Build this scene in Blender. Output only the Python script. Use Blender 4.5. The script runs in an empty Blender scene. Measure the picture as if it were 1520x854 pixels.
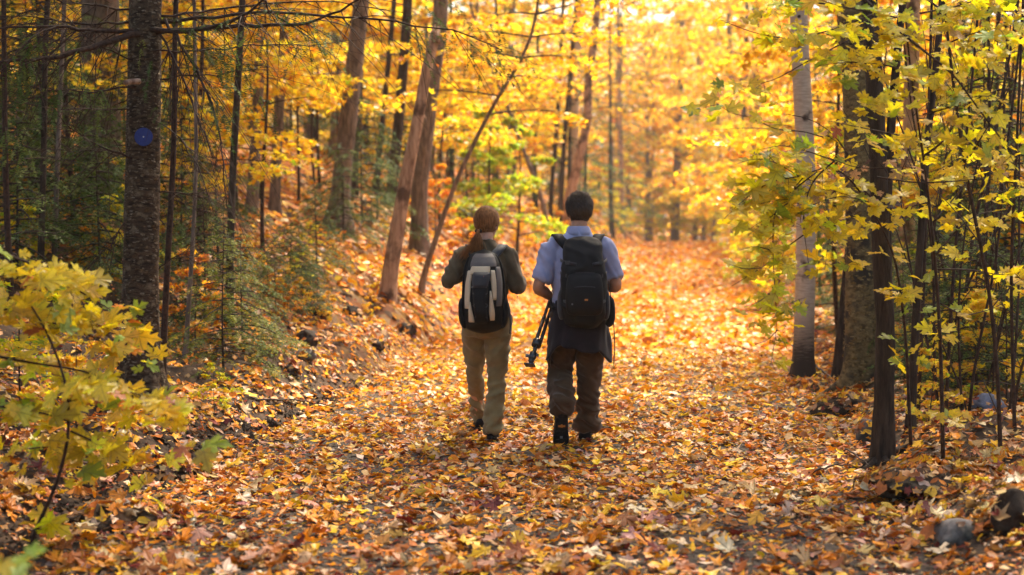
import bpy, bmesh, math, random
import numpy as np
from mathutils import Vector, Matrix, noise as mnoise

sc = bpy.context.scene
rng = np.random.default_rng(11)
random.seed(11)
col0 = sc.collection

# ------------------------------------------------------------------ camera
F_PX = 2322.0            # focal length in photograph pixels (1520 wide)
HORIZON = 348.0          # pixel row of the horizon
CAM_Z = 1.5
PITCH = -math.atan((427 - HORIZON) / F_PX)
cam_d = bpy.data.cameras.new('camera')
cam = bpy.data.objects.new('camera', cam_d)
col0.objects.link(cam)
cam.location = (0, 0, CAM_Z)
cam.rotation_euler = (math.radians(90) + PITCH, 0, 0)
cam_d.sensor_width = 36
cam_d.lens = F_PX / 1520 * 36
cam_d.clip_end = 2000
cam_d.clip_start = 0.05
cam_d.dof.use_dof = True
cam_d.dof.focus_distance = 10.7
cam_d.dof.aperture_fstop = 1.9
sc.camera = cam

# ------------------------------------------------------------------ light
SUN_EL, SUN_AZ = math.radians(54), math.radians(20)
w = bpy.data.worlds.new('World')
sc.world = w
w.use_nodes = True
nt = w.node_tree
bg = nt.nodes['Background']
sky = nt.nodes.new('ShaderNodeTexSky')
sky.sky_type = 'NISHITA'
sky.sun_disc = False
sky.sun_elevation = SUN_EL
sky.sun_rotation = SUN_AZ
sky.air_density = 1.2
sky.dust_density = 6.0
nt.links.new(sky.outputs[0], bg.inputs[0])
bg.inputs[1].default_value = 0.13
sun_d = bpy.data.lights.new('sun', 'SUN')
sun_d.energy = 4.4
sun_d.angle = math.radians(5.0)
sun_d.color = (1.0, 0.89, 0.70)
sun = bpy.data.objects.new('sun', sun_d)
col0.objects.link(sun)
sd = Vector((math.sin(SUN_AZ) * math.cos(SUN_EL), math.cos(SUN_AZ) * math.cos(SUN_EL), math.sin(SUN_EL)))
sun.rotation_euler = sd.to_track_quat('Z', 'Y').to_euler()
sun.location = (20, 40, 60)
sc.view_settings.view_transform = 'Standard'
sc.view_settings.look = 'None'
sc.view_settings.gamma = 1.0
sc.view_settings.exposure = 1.48
sc.render.engine = 'CYCLES'
sc.cycles.use_denoising = True
sc.cycles.max_bounces = 8
sc.cycles.diffuse_bounces = 4
sc.cycles.transmission_bounces = 5
sc.cycles.glossy_bounces = 2
sc.cycles.volume_bounces = 0
sc.cycles.transparent_max_bounces = 4
sc.cycles.caustics_reflective = False
sc.cycles.caustics_refractive = False
sc.cycles.sample_clamp_indirect = 6

# ------------------------------------------------------------------ small helpers
def S(h):
    h = h.lstrip('#')
    c = [int(h[i:i + 2], 16) / 255 for i in (0, 2, 4)]
    return tuple(x / 12.92 if x <= 0.04045 else ((x + 0.055) / 1.055) ** 2.4 for x in c)

def tag(o, label=None, cat=None, group=None, kind=None):
    if label: o['label'] = label
    if cat: o['category'] = cat
    if group: o['group'] = group
    if kind: o['kind'] = kind
    return o

def empty(name, loc=(0, 0, 0), rz=0.0):
    o = bpy.data.objects.new(name, None)
    col0.objects.link(o)
    o.location = loc
    o.rotation_euler = (0, 0, rz)
    o.empty_display_size = 0.2
    return o

def link(name, me, parent=None, loc=None):
    o = bpy.data.objects.new(name, me)
    col0.objects.link(o)
    if parent is not None: o.parent = parent
    if loc is not None: o.location = loc
    return o

def children(o):
    return [c for c in bpy.data.objects if c.parent == o]

def copy_tree(o, parent=None, kids=None):
    c = o.copy()
    col0.objects.link(c)
    c.parent = parent
    for ch in (kids if kids is not None else o.children):
        d = ch.copy(); col0.objects.link(d); d.parent = c
        for g in ch.children:
            e = g.copy(); col0.objects.link(e); e.parent = d
    return c

def ray(px, py):
    """direction from the camera through a pixel of the photograph, scaled to y = 1"""
    x = (px - 760) / F_PX
    z = (427 - py) / F_PX
    c, s = math.cos(PITCH), math.sin(PITCH)
    d = Vector((x, c - s * z, s + c * z))
    return d / d.y

def at(px, py, Y):
    d = ray(px, py)
    return np.array((d.x * Y, Y, CAM_Z + d.z * Y))

_H = rng.random(65536)
def _hash(ix, iy, seed):
    h = (ix * 73856093) ^ (iy * 19349663) ^ (seed * 83492791)
    return _H[np.asarray(h, dtype=np.int64) & 65535]

def vnoise(x, y, seed=0):
    x = np.asarray(x, float); y = np.asarray(y, float)
    ix = np.floor(x).astype(np.int64); iy = np.floor(y).astype(np.int64)
    fx = x - ix; fy = y - iy
    fx = fx * fx * (3 - 2 * fx); fy = fy * fy * (3 - 2 * fy)
    a = _hash(ix, iy, seed); b = _hash(ix + 1, iy, seed)
    c = _hash(ix, iy + 1, seed); d = _hash(ix + 1, iy + 1, seed)
    return (a * (1 - fx) + b * fx) * (1 - fy) + (c * (1 - fx) + d * fx) * fy

def fbm(x, y, seed=0, octv=3):
    s = 0; a = 0.5; t = 0
    for k in range(octv):
        s = s + a * vnoise(x * 2 ** k, y * 2 ** k, seed + k); t += a; a *= 0.5
    return s / t

def sstep(a, b, x):
    t = np.clip((np.asarray(x, float) - a) / (b - a), 0, 1)
    return t * t * (3 - 2 * t)

# ------------------------------------------------------------------ terrain
def path_c(Y): return -1.05 + 0.118 * np.asarray(Y, float)
def path_w(Y): return 2.05 + 0.010 * np.clip(Y, 0, 90)
def rise(Y): return 0.95 * sstep(42, 92, Y) - 0.02 * np.clip(np.asarray(Y, float) - 96, 0, 60)

def height(X, Y):
    X = np.asarray(X, float); Y = np.asarray(Y, float)
    c, hw = path_c(Y), path_w(Y)
    dl = np.clip(c - hw - X, 0, None)
    dr = np.clip(X - c - hw, 0, None)
    s = 0.14 + 0.52 * sstep(11, 18, Y) + 0.36 * sstep(21, 33, Y)
    cap = 0.9 + 3.5 * sstep(10, 30, Y)
    dl2 = np.clip(dl - 0.25, 0, None)
    hl = cap * (1 - np.exp(-s * dl2 / cap)) + 0.15 * sstep(0, 0.5, dl)
    hr = 0.5 * (1 - np.exp(-0.16 * dr)) + 0.12 * sstep(0, 0.40, dr)
    off = sstep(0, 0.8, dl + dr)
    n = (fbm(X * 1.3, Y * 1.3, 3) - 0.5) * (0.32 + 0.14 * (dl > 0)) * off + (fbm(X * 0.25, Y * 0.25, 9) - 0.5) * 0.6 * sstep(1, 4, dl + dr)
    n = n + (vnoise(X * 1.1, Y * 0.8, 21) - 0.5) * 0.035 + (vnoise(X * 4.5, Y * 4.5, 22) - 0.5) * (0.012 + 0.07 * off) + 0.10 * (fbm(X * 3.1, Y * 2.3, 61) - 0.5) * np.exp(-((dl - 0.25) / 0.3) ** 2) * sstep(0, .1, dl)
    return rise(Y) + hl + hr + n

def hz(x, y): return float(height(x, y))

def ground_px(px, py, lo=5.0, hi=110.0):
    """first point of the terrain hit by the ray through a pixel"""
    d = ray(px, py)
    Y = lo
    while Y < hi:
        if CAM_Z + d.z * Y < hz(d.x * Y, Y): break
        Y += 0.05
    return np.array((d.x * Y, Y, hz(d.x * Y, Y)))

# ------------------------------------------------------------------ mesh builder (triangles only)
class MB:
    def __init__(s):
        s.v = []; s.f = []; s.c = []; s.n = 0
    def add(s, v, f, c=None):
        v = np.asarray(v, float).reshape(-1, 3); f = np.asarray(f, np.int64).reshape(-1, 3)
        s.v.append(v); s.f.append(f + s.n); s.n += len(v)
        if c is None: c = np.ones((len(v), 3))
        s.c.append(np.broadcast_to(np.asarray(c, float), (len(v), 3)))
    def tube(s, pts, rad, sides=6, cap=True, c=None, flat=None):
        pts = np.asarray(pts, float); n = len(pts)
        rad = np.broadcast_to(np.asarray(rad, float), (n,))
        t = np.gradient(pts, axis=0)
        t /= np.linalg.norm(t, axis=1, keepdims=True) + 1e-9
        ref = np.array((1.0, 0.13, 0.07)) if abs(t[:, 0]).mean() < 0.8 else np.array((0.1, 0.2, 1.0))
        a = ref - (t @ ref)[:, None] * t
        a /= np.linalg.norm(a, axis=1, keepdims=True) + 1e-9
        b = np.cross(t, a)
        th = np.arange(sides) / sides * 2 * math.pi
        ring = pts[:, None, :] + rad[:, None, None] * (np.cos(th)[None, :, None] * a[:, None, :] + np.sin(th)[None, :, None] * b[:, None, :])
        v = ring.reshape(-1, 3)
        i = np.arange(n - 1)[:, None] * sides; j = np.arange(sides)[None, :]; j2 = (j + 1) % sides
        q = np.stack([i + j, i + j2, i + sides + j2, i + sides + j], -1).reshape(-1, 4)
        f = np.concatenate([q[:, [0, 1, 2]], q[:, [0, 2, 3]]])
        if cap:
            e = np.array([[0, k + 1, k] for k in range(1, sides - 1)] + [[(n - 1) * sides, (n - 1) * sides + k, (n - 1) * sides + k + 1] for k in range(1, sides - 1)])
            f = np.concatenate([f, e])
        s.add(v, f, c)
    def box(s, c, size, rot=None, col=None):
        x, y, z = [k / 2 for k in size]
        v = np.array([(-x, -y, -z), (x, -y, -z), (x, y, -z), (-x, y, -z), (-x, -y, z), (x, -y, z), (x, y, z), (-x, y, z)])
        if rot is not None: v = v @ np.array(rot).T
        q = [(0, 3, 2, 1), (4, 5, 6, 7), (0, 1, 5, 4), (1, 2, 6, 5), (2, 3, 7, 6), (3, 0, 4, 7)]
        f = [t for a, b, cc, d in q for t in ((a, b, cc), (a, cc, d))]
        s.add(v + np.asarray(c), f, col)
    def mesh(s, name, mat, smooth=True):
        v = np.concatenate(s.v); f = np.concatenate(s.f); c = np.concatenate(s.c)
        return mesh_np(name, v, f, c, mat, smooth)
    def build(s, name, mat, parent=None, smooth=True):
        return link(name, s.mesh(name, mat, smooth), parent)

def mesh_np(name, v, f, c, mat, smooth=True):
    me = bpy.data.meshes.new(name)
    me.vertices.add(len(v)); me.vertices.foreach_set('co', np.ascontiguousarray(v, np.float32).ravel())
    me.loops.add(f.size); me.loops.foreach_set('vertex_index', np.ascontiguousarray(f, np.int32).ravel())
    me.polygons.add(len(f))
    me.polygons.foreach_set('loop_start', np.arange(0, f.size, 3, dtype=np.int32))
    me.polygons.foreach_set('use_smooth', np.full(len(f), bool(smooth)))
    at_ = me.color_attributes.new('Col', 'FLOAT_COLOR', 'POINT')
    at_.data.foreach_set('color', np.concatenate([c, np.ones((len(c), 1))], 1).astype(np.float32).ravel())
    me.update(calc_edges=True)
    me.validate()
    if mat is not None: me.materials.append(mat)
    return me

# ------------------------------------------------------------------ materials
def new_mat(name):
    m = bpy.data.materials.new(name); m.use_nodes = True
    n = m.node_tree; n.nodes.clear()
    return m, n, n.nodes.new('ShaderNodeOutputMaterial')

def leaf_mat(name, trans=0.45, gloss=0.06, rough=0.38):
    m, n, out = new_mat(name)
    N, L = n.nodes.new, n.links.new
    a = N('ShaderNodeAttribute'); a.attribute_name = 'Col'
    oi = N('ShaderNodeObjectInfo')
    mul = N('ShaderNodeMixRGB'); mul.blend_type = 'MULTIPLY'; mul.inputs[0].default_value = 1
    L(a.outputs[0], mul.inputs[1]); L(oi.outputs['Color'], mul.inputs[2])
    tc = N('ShaderNodeTexCoord')
    nz = N('ShaderNodeTexNoise'); nz.inputs['Scale'].default_value = 60; nz.inputs['Detail'].default_value = 3
    L(tc.outputs['Object'], nz.inputs['Vector'])
    mr = N('ShaderNodeMapRange'); mr.inputs[1].default_value = 0.3; mr.inputs[2].default_value = 0.7
    mr.inputs[3].default_value = 0.72; mr.inputs[4].default_value = 1.12
    L(nz.outputs['Fac'], mr.inputs[0])
    m2 = N('ShaderNodeMixRGB'); m2.blend_type = 'MULTIPLY'; m2.inputs[0].default_value = 1
    L(mul.outputs[0], m2.inputs[1]); L(mr.outputs[0], m2.inputs[2])
    d = N('ShaderNodeBsdfDiffuse'); t = N('ShaderNodeBsdfTranslucent'); g = N('ShaderNodeBsdfGlossy')
    g.inputs['Roughness'].default_value = rough
    L(m2.outputs[0], d.inputs[0]); L(m2.outputs[0], t.inputs[0])
    mx = N('ShaderNodeMixShader'); mx.inputs[0].default_value = trans
    L(d.outputs[0], mx.inputs[1]); L(t.outputs[0], mx.inputs[2])
    mg = N('ShaderNodeMixShader'); mg.inputs[0].default_value = gloss
    L(mx.outputs[0], mg.inputs[1]); L(g.outputs[0], mg.inputs[2])
    L(mg.outputs[0], out.inputs[0])
    return m

def leaf_big_mat(name, trans, gloss, spot):
    """single leaves: object coordinates are leaf coordinates, so midrib, side veins and blotches can be drawn"""
    m, n, out = new_mat(name)
    N, L = n.nodes.new, n.links.new
    def math_(op, a, b=None, c=None):
        k = N('ShaderNodeMath'); k.operation = op
        for i, x in enumerate((a, b, c)):
            if x is None: continue
            if isinstance(x, (int, float)): k.inputs[i].default_value = x
            else: L(x, k.inputs[i])
        return k.outputs[0]
    oi = N('ShaderNodeObjectInfo'); tc = N('ShaderNodeTexCoord')
    sp = N('ShaderNodeSeparateXYZ'); L(tc.outputs['Object'], sp.inputs[0])
    ax = math_('ABSOLUTE', sp.outputs[0]); y = math_('ADD', sp.outputs[1], 0.30)
    dist = ax
    for dx, dy in ((0.78, 0.62), (0.99, -0.12)):
        cr = math_('ABSOLUTE', math_('SUBTRACT', math_('MULTIPLY', ax, dy), math_('MULTIPLY', y, dx)))
        dist = math_('MINIMUM', dist, cr)
    vein = N('ShaderNodeMapRange'); vein.inputs[1].default_value = 0.008; vein.inputs[2].default_value = 0.028; vein.inputs[3].default_value = 0.62; vein.inputs[4].default_value = 1.0
    L(dist, vein.inputs[0])
    ofs = N('ShaderNodeVectorMath'); ofs.operation = 'ADD'; L(tc.outputs['Object'], ofs.inputs[0])
    cmb = N('ShaderNodeCombineXYZ'); L(math_('MULTIPLY', oi.outputs['Random'], 50.0), cmb.inputs[2]); L(cmb.outputs[0], ofs.inputs[1])
    nz = N('ShaderNodeTexNoise'); nz.inputs['Scale'].default_value = 3.2; nz.inputs['Detail'].default_value = 6; nz.inputs['Roughness'].default_value = 0.7
    L(ofs.outputs[0], nz.inputs['Vector'])
    sm = N('ShaderNodeMapRange'); sm.inputs[1].default_value = 0.60; sm.inputs[2].default_value = 0.70; sm.inputs[4].default_value = spot
    L(nz.outputs['Fac'], sm.inputs[0])
    vr = N('ShaderNodeMapRange'); vr.inputs[1].default_value = 0.3; vr.inputs[2].default_value = 0.7; vr.inputs[3].default_value = 0.74; vr.inputs[4].default_value = 1.12
    L(nz.outputs['Fac'], vr.inputs[0])
    k = math_('MULTIPLY', vein.outputs[0], vr.outputs[0])
    mul = N('ShaderNodeMixRGB'); mul.blend_type = 'MULTIPLY'; mul.inputs[0].default_value = 1
    L(oi.outputs['Color'], mul.inputs[1]); L(k, mul.inputs[2])
    mx0 = N('ShaderNodeMixRGB'); mx0.inputs[2].default_value = (0.14, 0.055, 0.018, 1); L(sm.outputs[0], mx0.inputs[0]); L(mul.outputs[0], mx0.inputs[1])
    d = N('ShaderNodeBsdfDiffuse'); t = N('ShaderNodeBsdfTranslucent'); g = N('ShaderNodeBsdfGlossy'); g.inputs['Roughness'].default_value = 0.42
    L(mx0.outputs[0], d.inputs[0]); L(mx0.outputs[0], t.inputs[0])
    mx = N('ShaderNodeMixShader'); mx.inputs[0].default_value = trans; L(d.outputs[0], mx.inputs[1]); L(t.outputs[0], mx.inputs[2])
    mg = N('ShaderNodeMixShader'); mg.inputs[0].default_value = gloss; L(mx.outputs[0], mg.inputs[1]); L(g.outputs[0], mg.inputs[2])
    b = N('ShaderNodeBump'); b.inputs['Strength'].default_value = 0.5; b.inputs['Distance'].default_value = 0.03
    L(vein.outputs[0], b.inputs['Height'])
    for sh in (d, g): L(b.outputs[0], sh.inputs['Normal'])
    L(mg.outputs[0], out.inputs[0])
    return m

def noise_mat(name, c1, c2, scale=(8, 8, 8), detail=6, rough=0.9, bump=0.3, dist=0.02, lo=0.35, hi=0.65, c3=None, s3=3.0, spec=0.2, lo3=0.5, hi3=0.62, foot=None):
    m, n, out = new_mat(name)
    N, L = n.nodes.new, n.links.new
    tc = N('ShaderNodeTexCoord'); mp = N('ShaderNodeMapping'); mp.inputs['Scale'].default_value = scale
    L(tc.outputs['Object'], mp.inputs[0])
    nz = N('ShaderNodeTexNoise'); nz.inputs['Scale'].default_value = 1; nz.inputs['Detail'].default_value = detail; nz.inputs['Roughness'].default_value = 0.65
    L(mp.outputs[0], nz.inputs['Vector'])
    cr = N('ShaderNodeValToRGB')
    cr.color_ramp.elements[0].position = lo; cr.color_ramp.elements[1].position = hi
    cr.color_ramp.elements[0].color = (*c1, 1); cr.color_ramp.elements[1].color = (*c2, 1)
    L(nz.outputs['Fac'], cr.inputs[0])
    colr = cr.outputs[0]
    if c3 is not None:
        n3 = N('ShaderNodeTexNoise'); n3.inputs['Scale'].default_value = s3; n3.inputs['Detail'].default_value = 5
        L(tc.outputs['Object'], n3.inputs['Vector'])
        r3 = N('ShaderNodeMapRange'); r3.inputs[1].default_value = lo3; r3.inputs[2].default_value = hi3
        L(n3.outputs['Fac'], r3.inputs[0])
        mx = N('ShaderNodeMixRGB'); mx.inputs[2].default_value = (*c3, 1)
        L(r3.outputs[0], mx.inputs[0]); L(colr, mx.inputs[1]); colr = mx.outputs[0]
    if foot is not None:          # older, darker bark at the foot of the trunk
        sx = N('ShaderNodeSeparateXYZ'); L(tc.outputs['Object'], sx.inputs[0])
        ad = N('ShaderNodeMath'); ad.operation = 'MULTIPLY_ADD'; ad.inputs[1].default_value = -0.9; L(nz.outputs['Fac'], ad.inputs[0]); L(sx.outputs[2], ad.inputs[2])
        fr = N('ShaderNodeMapRange'); fr.inputs[1].default_value = -0.2; fr.inputs[2].default_value = 0.25; fr.inputs[3].default_value = 1; fr.inputs[4].default_value = 0
        L(ad.outputs[0], fr.inputs[0])
        mf = N('ShaderNodeMixRGB'); mf.inputs[2].default_value = (*foot, 1); L(fr.outputs[0], mf.inputs[0]); L(colr, mf.inputs[1]); colr = mf.outputs[0]
    p = N('ShaderNodeBsdfPrincipled'); p.inputs['Roughness'].default_value = rough
    p.inputs['Specular IOR Level'].default_value = spec
    L(colr, p.inputs['Base Color'])
    if bump:
        b = N('ShaderNodeBump'); b.inputs['Strength'].default_value = bump; b.inputs['Distance'].default_value = dist
        L(nz.outputs['Fac'], b.inputs['Height']); L(b.outputs[0], p.inputs['Normal'])
    L(p.outputs[0], out.inputs[0])
    return m

M = {}
M['leaf'] = leaf_mat('maple_leaf', 0.6, 0.03)
M['dryleaf'] = leaf_mat('fallen_leaf', 0.22, 0.03, 0.4)
M['leaf_big'] = leaf_big_mat('large_maple_leaf', 0.64, 0.04, 0.22)
M['dryleaf_big'] = leaf_big_mat('large_fallen_leaf', 0.2, 0.04, 0.8)
M['flake_dark'] = noise_mat('curled_bark_flake', (0.06, 0.04, 0.025), (0.20, 0.15, 0.095), (40, 40, 40), 4, 0.95, 0.3, 0.004)
M['flake_ochre'] = noise_mat('ochre_bark_flake', (0.09, 0.055, 0.018), (0.27, 0.19, 0.075), (40, 40, 40), 4, 0.95, 0.3, 0.004)
M['needle'] = leaf_mat('conifer_needle', 0.3, 0.015, 0.5)
M['bark_dark'] = noise_mat('dark_ridged_bark', (0.014, 0.009, 0.006), (0.075, 0.05, 0.034), (26, 26, 5), 8, 0.95, 0.8, 0.02, 0.35, 0.68)
M['bark_conifer'] = noise_mat('flaky_conifer_bark', (0.018, 0.011, 0.006), (0.105, 0.066, 0.037), (14, 14, 46), 9, 0.95, 0.9, 0.015, 0.38, 0.7, c3=(0.16, 0.12, 0.075), s3=14, lo3=.56, hi3=.7)
M['bark_grey'] = noise_mat('grey_brown_bark', (0.06, 0.045, 0.035), (0.24, 0.18, 0.14), (22, 22, 4), 8, 0.95, 0.7, 0.02)
M['bark_ochre'] = noise_mat('ochre_scaly_bark', (0.05, 0.032, 0.012), (0.24, 0.17, 0.07), (18, 18, 26), 8, 0.95, 0.8, 0.015, 0.34, 0.66, c3=(0.04, 0.03, 0.02), s3=5)
M['bark_birch'] = noise_mat('pale_birch_bark', (0.38, 0.285, 0.20), (0.58, 0.455, 0.33), (9, 9, 60), 6, 0.8, 0.25, 0.004, 0.35, 0.65, c3=(0.10, 0.065, 0.045), s3=4.5, lo3=0.58, hi3=0.66, foot=(0.05, 0.035, 0.025))
M['bark_red'] = noise_mat('bare_reddish_wood', (0.15, 0.08, 0.05), (0.50, 0.34, 0.235), (18, 18, 3), 7, 0.85, 0.5, 0.012, 0.3, 0.65, c3=(0.10, 0.06, 0.04), s3=4)
M['twig'] = noise_mat('dark_twig', (0.016, 0.008, 0.005), (0.07, 0.036, 0.022), (30, 30, 30), 4, 0.8, 0.3, 0.004)
M['soil'] = noise_mat('dark_soil', (0.018, 0.012, 0.008), (0.075, 0.05, 0.032), (14, 14, 14), 10, 1.0, 0.9, 0.04)
M['rock'] = noise_mat('grey_rock', (0.11, 0.09, 0.075), (0.30, 0.26, 0.22), (9, 9, 9), 10, 0.85, 0.6, 0.02, c3=(0.06, 0.06, 0.05), s3=5)
M['rock_blue'] = noise_mat('blue_grey_rock', (0.10, 0.11, 0.15), (0.24, 0.26, 0.33), (9, 9, 9), 10, 0.8, 0.6, 0.02)
M['rock_dark'] = noise_mat('dark_rock', (0.018, 0.013, 0.010), (0.065, 0.046, 0.034), (9, 9, 9), 10, 0.85, 0.7, 0.02)

def floor_mat(name, gravel):
    """soil or gravel showing between leaves; far off, where leaves are too small to build, coloured litter takes over"""
    m, n, out = new_mat(name)
    N, L = n.nodes.new, n.links.new
    tc = N('ShaderNodeTexCoord')
    nz = N('ShaderNodeTexNoise'); nz.inputs['Scale'].default_value = 22 if gravel else 9; nz.inputs['Detail'].default_value = 10; nz.inputs['Roughness'].default_value = 0.7
    L(tc.outputs['Object'], nz.inputs['Vector'])
    cr = N('ShaderNodeValToRGB'); e = cr.color_ramp.elements
    e[0].position = 0.36; e[1].position = 0.68
    e[0].color = (*((0.024, 0.018, 0.013) if gravel else (0.016, 0.010, 0.007)), 1)
    e[1].color = (*((0.14, 0.108, 0.08) if gravel else (0.10, 0.06, 0.035)), 1)
    L(nz.outputs['Fac'], cr.inputs[0])
    vo = N('ShaderNodeTexVoronoi'); vo.inputs['Scale'].default_value = 9; vo.inputs['Randomness'].default_value = 1
    L(tc.outputs['Object'], vo.inputs['Vector'])
    lr = N('ShaderNodeValToRGB'); lr.color_ramp.interpolation = 'CONSTANT'
    sep = N('ShaderNodeSeparateColor'); L(vo.outputs['Color'], sep.inputs[0])
    L(sep.outputs[0], lr.inputs[0])
    cols = [(0.5, 0.15, 0.02), (0.62, 0.3, 0.03), (0.3, 0.09, 0.02), (0.55, 0.33, 0.15), (0.08, 0.04, 0.02)]
    while len(lr.color_ramp.elements) < 5: lr.color_ramp.elements.new(0.5)
    for k, c in enumerate(cols):
        lr.color_ramp.elements[k].position = k / 5.2; lr.color_ramp.elements[k].color = (*c, 1)
    sx = N('ShaderNodeSeparateXYZ'); L(tc.outputs['Object'], sx.inputs[0])
    mr = N('ShaderNodeMapRange'); mr.inputs[1].default_value = 14; mr.inputs[2].default_value = 34; mr.inputs[4].default_value = 0.9
    L(sx.outputs[1], mr.inputs[0])
    mx = N('ShaderNodeMixRGB'); L(mr.outputs[0], mx.inputs[0]); L(cr.outputs[0], mx.inputs[1]); L(lr.outputs[0], mx.inputs[2])
    p = N('ShaderNodeBsdfPrincipled'); p.inputs['Roughness'].default_value = 0.95; p.inputs['Specular IOR Level'].default_value = 0.15
    L(mx.outputs[0], p.inputs['Base Color'])
    b = N('ShaderNodeBump'); b.inputs['Strength'].default_value = 0.9; b.inputs['Distance'].default_value = 0.02
    L(nz.outputs['Fac'], b.inputs['Height']); L(b.outputs[0], p.inputs['Normal'])
    L(p.outputs[0], out.inputs[0])
    return m
M['floor'] = floor_mat('forest_floor_soil', False)
M['gravel'] = floor_mat('path_gravel', True)
# ------------------------------------------------------------------ ground sheets
def sheet(name, xs_fn, ys, nx, mat, dz):
    V = []
    for Y in ys:
        xs = xs_fn(Y, nx)
        V.append(np.stack([xs, np.full(nx, Y), height(xs, np.full(nx, Y)) + dz(xs, Y)], 1))
    v = np.concatenate(V)
    ny = len(ys)
    i = (np.arange(ny - 1)[:, None] * nx + np.arange(nx - 1)[None, :]).ravel()
    f = np.concatenate([np.stack([i, i + 1, i + nx + 1], 1), np.stack([i, i + nx + 1, i + nx], 1)])
    o = link(name, mesh_np(name, v, f, np.ones((len(v), 3)), mat, True))
    o['kind'] = 'structure'
    return o

def ground_xs(Y, nx):
    c = path_c(np.clip(Y, -10, 110))
    u = np.linspace(-1, 1, nx)
    return c + np.sign(u) * (np.abs(u) * 7 + 230 * np.abs(u) ** 5)
ys = np.concatenate([np.linspace(-14, 4, 24), np.linspace(4.3, 40, 170), np.linspace(40.6, 110, 90), np.linspace(113, 420, 40)])
ground = sheet('forest_floor', ground_xs, ys, 201, M['floor'], lambda xs, Y: -0.03 * (1 - sstep(-0.3, 0.25, np.abs(xs - path_c(Y)) - path_w(Y))))
pys = np.concatenate([np.linspace(-12, 4, 30), np.linspace(4.2, 40, 220), np.linspace(40.6, 112, 100)])
path = sheet('path', lambda Y, nx: path_c(Y) + np.linspace(-1, 1, nx) * (path_w(Y) + 0.12), pys, 60, M['gravel'],
             lambda xs, Y: 0.004 - 0.05 * sstep(-0.02, 0.12, np.abs(xs - path_c(Y)) - path_w(Y)))

# ------------------------------------------------------------------ leaves
_half = [(0.0, -0.36), (0.16, -0.42), (0.36, -0.34), (0.30, -0.22), (0.24, -0.15), (0.40, -0.06), (0.57, 0.10), (0.43, 0.14), (0.40, 0.27),
         (0.27, 0.18), (0.13, 0.12), (0.18, 0.34), (0.27, 0.42), (0.12, 0.46), (0.0, 0.68)]
def _full(h):
    return np.array(h + [(-x, y) for x, y in h[-2:0:-1]])
OUT_HI = _full(_half)
OUT_MID = _full([(0.0, -0.36), (0.36, -0.36), (0.24, -0.15), (0.57, 0.12), (0.14, 0.14), (0.0, 0.66)])
OUT_LOW = np.array([(0.0, -0.38), (0.5, -0.12), (0.34, 0.3), (0.0, 0.6), (-0.38, 0.26), (-0.48, -0.1)])
OUT_QUAD = np.array([(0.0, -0.5), (0.46, -0.05), (0.0, 0.5), (-0.46, 0.05)])

def leaf_template(out, curl, fan, r):
    o = out * (1 + (r.random(out.shape) - 0.5) * 0.10)
    if fan:
        o = np.concatenate([[(0.0, -0.12)], o])
    rr = np.hypot(o[:, 0], o[:, 1])
    fold = r.uniform(-0.1, 0.35) * (0.3 + curl)
    z = curl * r.uniform(-0.7, 1.0) * rr ** 2 * 1.4 + fold * np.abs(o[:, 0]) + curl * (r.random(len(o)) - 0.5) * 0.5 * (rr > 0.3)
    z = z + curl * 0.5 * np.sin(o[:, 1] * r.uniform(2, 4) + r.uniform(0, 6))
    v = np.stack([o[:, 0], o[:, 1], z], 1)
    n = len(out)
    if fan: f = np.array([(0, 1 + k, 1 + (k + 1) % n) for k in range(n)])
    else: f = np.array([(0, k, k + 1) for k in range(1, n - 1)])
    return v, f
def variants(out, curl, fan, k=8, seed=1):
    r = np.random.default_rng(seed)
    return [leaf_template(out, curl, fan, r) for _ in range(k)]
LV_HI = variants(OUT_HI, 0.22, True, 8, 1)
LV_HI_DRY = variants(OUT_HI, 0.42, True, 10, 2)
LV_MID = variants(OUT_MID, 0.22, True, 8, 3)
LV_MID_DRY = variants(OUT_MID, 0.5, True, 12, 4)
LV_LOW = variants(OUT_LOW, 0.25, False, 8, 5)
OUT_TORN = np.array([(0.0, -0.4), (0.3, -0.36), (0.22, -0.1), (0.5, 0.1), (0.1, 0.3), (-0.2, 0.22), (-0.42, -0.05)])
OUT_OVAL = np.array([(0.0, -0.5), (0.2, -0.3), (0.27, 0.0), (0.15, 0.35), (0.0, 0.55), (-0.17, 0.3), (-0.25, 0.0), (-0.2, -0.32)])
LV_LITTER = variants(OUT_MID, 0.34, True, 6, 14) + variants(OUT_TORN, 0.34, False, 7, 15) + variants(OUT_OVAL, 0.34, False, 5, 16)
LV_QUAD = variants(OUT_QUAD, 0.3, False, 6, 6)

def frames(nrm, head):
    nrm = nrm / (np.linalg.norm(nrm, axis=1, keepdims=True) + 1e-9)
    ref = np.stack([np.cos(head), np.sin(head), np.zeros(len(head))], 1)
    y = ref - (ref * nrm).sum(1, keepdims=True) * nrm
    y /= np.linalg.norm(y, axis=1, keepdims=True) + 1e-9
    x = np.cross(y, nrm)
    return np.stack([x, y, nrm], 2)          # columns

def leaf_cloud(mb, pos, nrm, head, size, colr, var, r):
    n = len(pos)
    if n == 0: return
    R = frames(nrm, head)
    pick = r.integers(0, len(var), n)
    for k, (tv, tf) in enumerate(var):
        idx = np.nonzero(pick == k)[0]
        if len(idx) == 0: continue
        v = pos[idx][:, None, :] + size[idx][:, None, None] * np.einsum('nij,kj->nki', R[idx], tv)
        f = tf[None] + (np.arange(len(idx)) * len(tv))[:, None, None]
        c = np.repeat(colr[idx], len(tv), 0)
        mb.add(v.reshape(-1, 3), f.reshape(-1, 3), c)

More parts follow.
